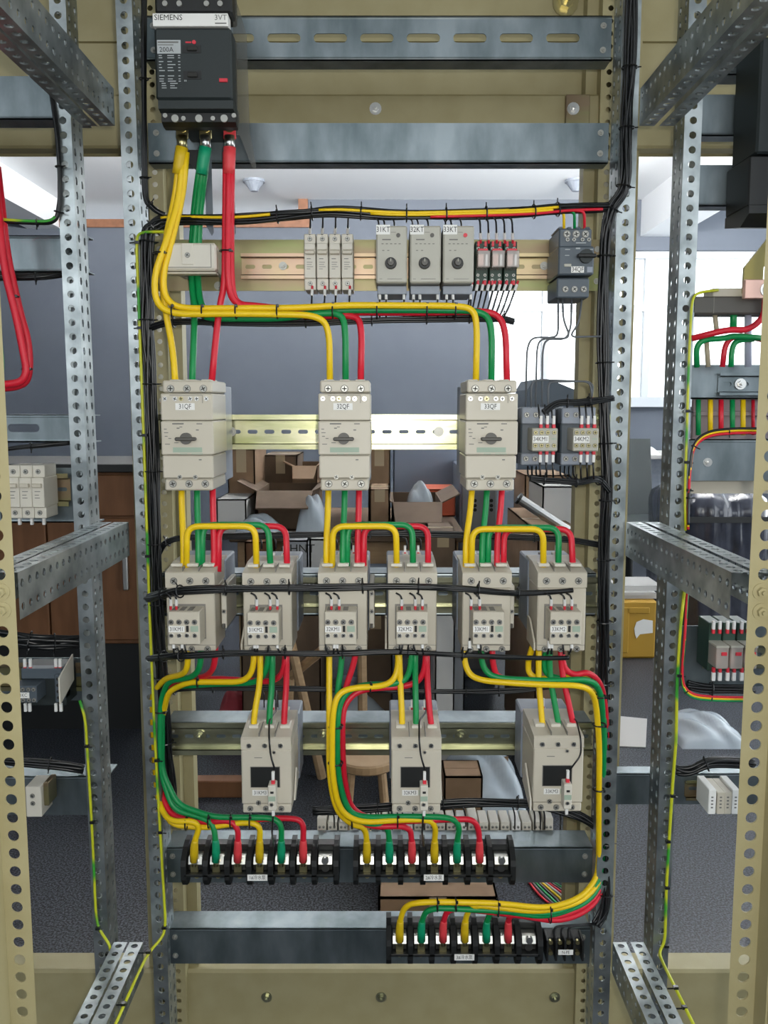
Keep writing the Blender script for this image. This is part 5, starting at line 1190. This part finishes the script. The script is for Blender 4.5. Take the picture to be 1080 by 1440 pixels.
# left side: brown wooden cabinet with a dark top
X0, X1, Y0, Y1, Z0, Z1 = bx(-60, 196, 664, 905, 1.9, .5)
c = thing('wooden_cabinet', 'orange-brown wooden cabinet with a dark top behind the left side beam', 'cabinet', ((X0 + X1) / 2, 2.1, 0))
build('carcass', MB().box(X0, X1, Y0 + .02, Y1, .34, Z1, .004), 'panelwood', c)
build('plinth', MB().box(X0 + .02, X1 - .02, Y0 + .05, Y1 - .02, 0, .34), 'black', c)
build('top', MB().box(X0 - .02, X1 + .01, Y0 - .02, Y1 + .02, Z1, Z1 + .03, .003), 'black', c)
xm = (X0 + X1) / 2
for a, b in ((X0 + .01, xm - .003), (xm + .003, X1 - .01)):
    dr = build('door', MB().box(a, b, Y0, Y0 + .02, .36, Z1 - .17, .003), 'panelwood', c)
    build('handle', MB().box(b - .06, b - .04, Y0 - .02, Y0, .55, .68, .004), 'steel', dr)
    dw = build('drawer', MB().box(a, b, Y0, Y0 + .02, Z1 - .16, Z1 - .01, .003), 'panelwood', c)
    build('knob', MB().cyl(((a + b) / 2, Y0, Z1 - .085), (0, -1, 0), .014, .02, 12), 'steel', dw)
# right side: desk, chair, crate, wrapped machine, cartons
YD = 5.1
dx0, dx1, dz = P(884, 640, YD).x, P(1010, 640, YD).x, P(540, 640, YD).z
t = thing('desk', 'white-topped desk with a black frame near the window', 'desk', ((dx0 + dx1) / 2, YD + .35, 0))
build('desktop', MB().box(dx0, dx1, YD, YD + .7, dz - .03, dz, .004), 'whitebox', t)
for x in (dx0 + .03, dx1 - .03):
    for y in (YD + .03, YD + .67): build('leg', MB().box(x - .018, x + .018, y - .018, y + .018, 0, dz - .03), 'black', t)
build('modesty_panel', MB().box(dx0 + .05, dx1 - .05, YD + .6, YD + .62, .3, dz - .03), 'bluegrey', t)
lump('paper_pile', 'loose white papers on the desk near the window', 'papers', 884, 930, 620, 640, YD + .1, .4, 'white', 15, 10, .5, z0=dz)
ch = thing('office_chair', 'dark office chair beside the desk near the window', 'chair', (P(893, 760, 4.3).x, 4.4, 0))
xx = P(893, 760, 4.3).x
build('seat', MB().box(xx - .22, xx + .22, 4.2, 4.64, .44, .50, .03), 'anthra', ch); build('column', MB().cyl((xx, 4.42, .1), (0, 0, 1), .025, .35, 12), 'black', ch)
build('backrest', MB().prism([(4.60, .48), (4.66, .46), (4.76, .98), (4.72, 1.0)], xx - .2, xx + .2), 'anthra', ch)
for k in range(5): a = k * 1.2566; build('foot', MB().tube([(xx, 4.42, .1), (xx + .27 * math.cos(a), 4.42 + .27 * math.sin(a), .03)], .02, 6), 'black', ch)
X0, X1, Y0, Y1, Z0, Z1 = bx(868, 925, 845, 916, 2.9, .35)
cr = thing('yellow_crate', 'yellow-brown crate with a torn white opening, on the bright floor to the right', 'crate', ((X0 + X1) / 2, 3.05, 0))
build('body', MB().box(X0, X1, Y0, Y1, 0, Z1, .01), 'ybox', cr); build('rib', MB().box(X0 + .04, X1 - .04, Y0 - .012, Y0, Z1 - .06, Z1 - .03, .004), 'ybox', cr); build('rib', MB().box(X0 + .02, X0 + .05, Y0 - .012, Y0, .03, Z1 - .03, .004), 'ybox', cr)
hp = [P(x, y, Y0 - .003) for x, y in ((892, 884), (895, 875), (905, 871), (918, 873), (918, 890), (900, 892), (895, 898), (893, 892))]
build('torn_opening', MB().prismy([(q.x, q.z) for q in hp], Y0 - .003, Y0 + .002), 'white', cr)
tag(build('stacked_boards', MB().box(X0 - .05, X1 + .02, 2.95, 3.2, Z1, Z1 + .02).box(X0 - .02, X1, 2.93, 3.22, Z1 + .02, Z1 + .035).box(X0 - .06, X1 + .04, 2.97, 3.2, Z1 + .035, Z1 + .06), 'whitebox'), 'flat white boards stacked on the yellow crate', 'boards')
# wrapped machine
X0, X1, Y0, Y1, Z0, Z1 = bx(962, 1095, 692, 900, 3.2, .8)
mb = MB(); random.seed(21); n = 16; vs = []; fs = []
for i in range(n + 1):
    for j in range(97):
        a = 2 * math.pi * j / 96; ca, sa = math.cos(a), math.sin(a)
        q = (abs(ca) ** 6 + abs(sa) ** 6) ** (-1 / 6)
        k = 1 - .25 * (max(0, i / n - .9) / .1) ** 2
        r_ = q * k * (1 + .02 * math.sin(a * 9 + .6 * math.sin(i * .8)) + .012 * math.sin(a * 23 + i * .3))
        vs.append(((X0 + X1) / 2 + (X1 - X0) / 2 * ca * r_, (Y0 + Y1) / 2 + .4 * sa * r_, Z1 * (i / n) + (.012 * math.sin(a * 5) if i > n - 3 else 0)))
for i in range(n):
    for j in range(96): a = i * 97 + j; fs.append((a, a + 1, a + 98, a + 97))
fs.append(tuple(range(n * 97, n * 97 + 96)))
w = thing('wrapped_machine', 'black machine wrapped in shiny stretch film, behind the right side beam', 'machine', ((X0 + X1) / 2, 1.3, 0))
build('wrapping', mb.add(vs, fs), 'blackfilm', w, smooth=True)
build('strap', MB().box(X0 - .012, X1 + .012, Y0 - .012, Y0 + .0, Z1 * .8, Z1 * .8 + .03), 'black', w)
# grey hood against the window
hd = thing('machine_hood', 'dark grey sloping machine hood silhouetted against the window', 'machine', (P(780, 600, 3.2).x, 3.2, 0))
pr = [P(x, y, 3.0) for x, y in ((742, 548), (750, 534), (772, 533), (818, 552), (822, 600), (742, 600))]
build('hood', MB().prismy([(q.x, q.z) for q in pr], 3.0, 3.4), 'slate', hd)
a, b = P(745, 600, 3.0), P(820, 600, 3.0)
build('cabinet_body', MB().box(a.x, b.x, 3.02, 3.38, 0, a.z, .01), 'slate', hd)
carton('white carton below the small contactors', 762, 815, 684, 748, 1.8, .3, 'whitebox', z0=P(540, 748, 1.8).z, tape=False)
carton('brown carton under the white carton, below the small contactors', 752, 822, 749, 960, 1.5, .7, 'card', z0=0)
carton('pale tan carton behind the white carton', 738, 800, 668, 690, 2.3, .3, 'card', z0=0, tape=False)
pp = thing('metal_pipe', 'grey metal pipe leaning diagonally below the small contactors', 'pipe', P(765, 720, 1.6))
build('pipe_body', MB().tube([P(728, 700, 1.6), P(800, 747, 1.6)], .016, 12), 'steel', pp); build('end_ring', MB().tube([P(728, 700, 1.6), P(731, 702, 1.6)], .02, 12), 'black', pp)
tag(build('floor_sheet', MB().prismz([(q.x, q.y) for q in (PZ(868, 1008, 0), PZ(910, 1012, 0), PZ(908, 1052, 0), PZ(866, 1050, 0))], .001, .004), 'whitebox'), 'pale cardboard sheet lying flat on the floor at the right', 'sheet')
lump('debris_heap', 'grey heap of plastic scraps on the floor at the right', 'scraps', 960, 1060, 1022, 1050, 1.75, .35, 'film', 17, 14, .5, z0=0)
# uplights shaped as tube lamps, added out of view to brighten the ceiling
def tube_lamp(label, x, y, z, L=1.2, power=40):
    o = thing('tube_lamp', label, 'lamp', (x, y, z), 'suspended tube lamps')
    build('housing', MB().box(x - L / 2, x + L / 2, y - .05, y + .05, z, z + .04, .006), 'frame_white', o)
    em = bpy.data.materials.get('added_uplight_glow')
    if not em:
        em = bpy.data.materials.new('added_uplight_glow'); em.use_nodes = True; b_ = em.node_tree.nodes['Principled BSDF']
        b_.inputs['Emission Color'].default_value = (1, .97, .92, 1); b_.inputs['Emission Strength'].default_value = 4
    build('tube', MB().cyl((x - L / 2 + .03, y, z + .058), (1, 0, 0), .016, L - .06, 12), em, o)
    for s_ in (-1, 1): build('hanger', MB().tube([(x + s_ * L * .4, y, z + .04), (x + s_ * L * .4, y, ZC)], .004, 5), 'steel', o)
    ld = bpy.data.lights.new('added_fill_light', 'AREA'); ld.shape = 'RECTANGLE'; ld.size = L; ld.size_y = .1; ld.energy = power; ld.color = (1, .98, .95)
    lo = bpy.data.objects.new('added_fill_light', ld); COL.objects.link(lo); lo.parent = o; lo.location = (0, 0, .06); lo.rotation_euler = (math.pi - .75, 0, 0)      # uplighter aimed at the far part of the ceiling
    return o
tube_lamp('white suspended tube lamp over the work table', -1.2, 3.25, 2.5, 1.2, 230)
tube_lamp('white suspended tube lamp near the window', 2.0, 3.25, 2.5, 1.2, 380)
tube_lamp('white suspended tube lamp in the far room behind the pier', .2, 8.6, 2.8, 1.2, 420)
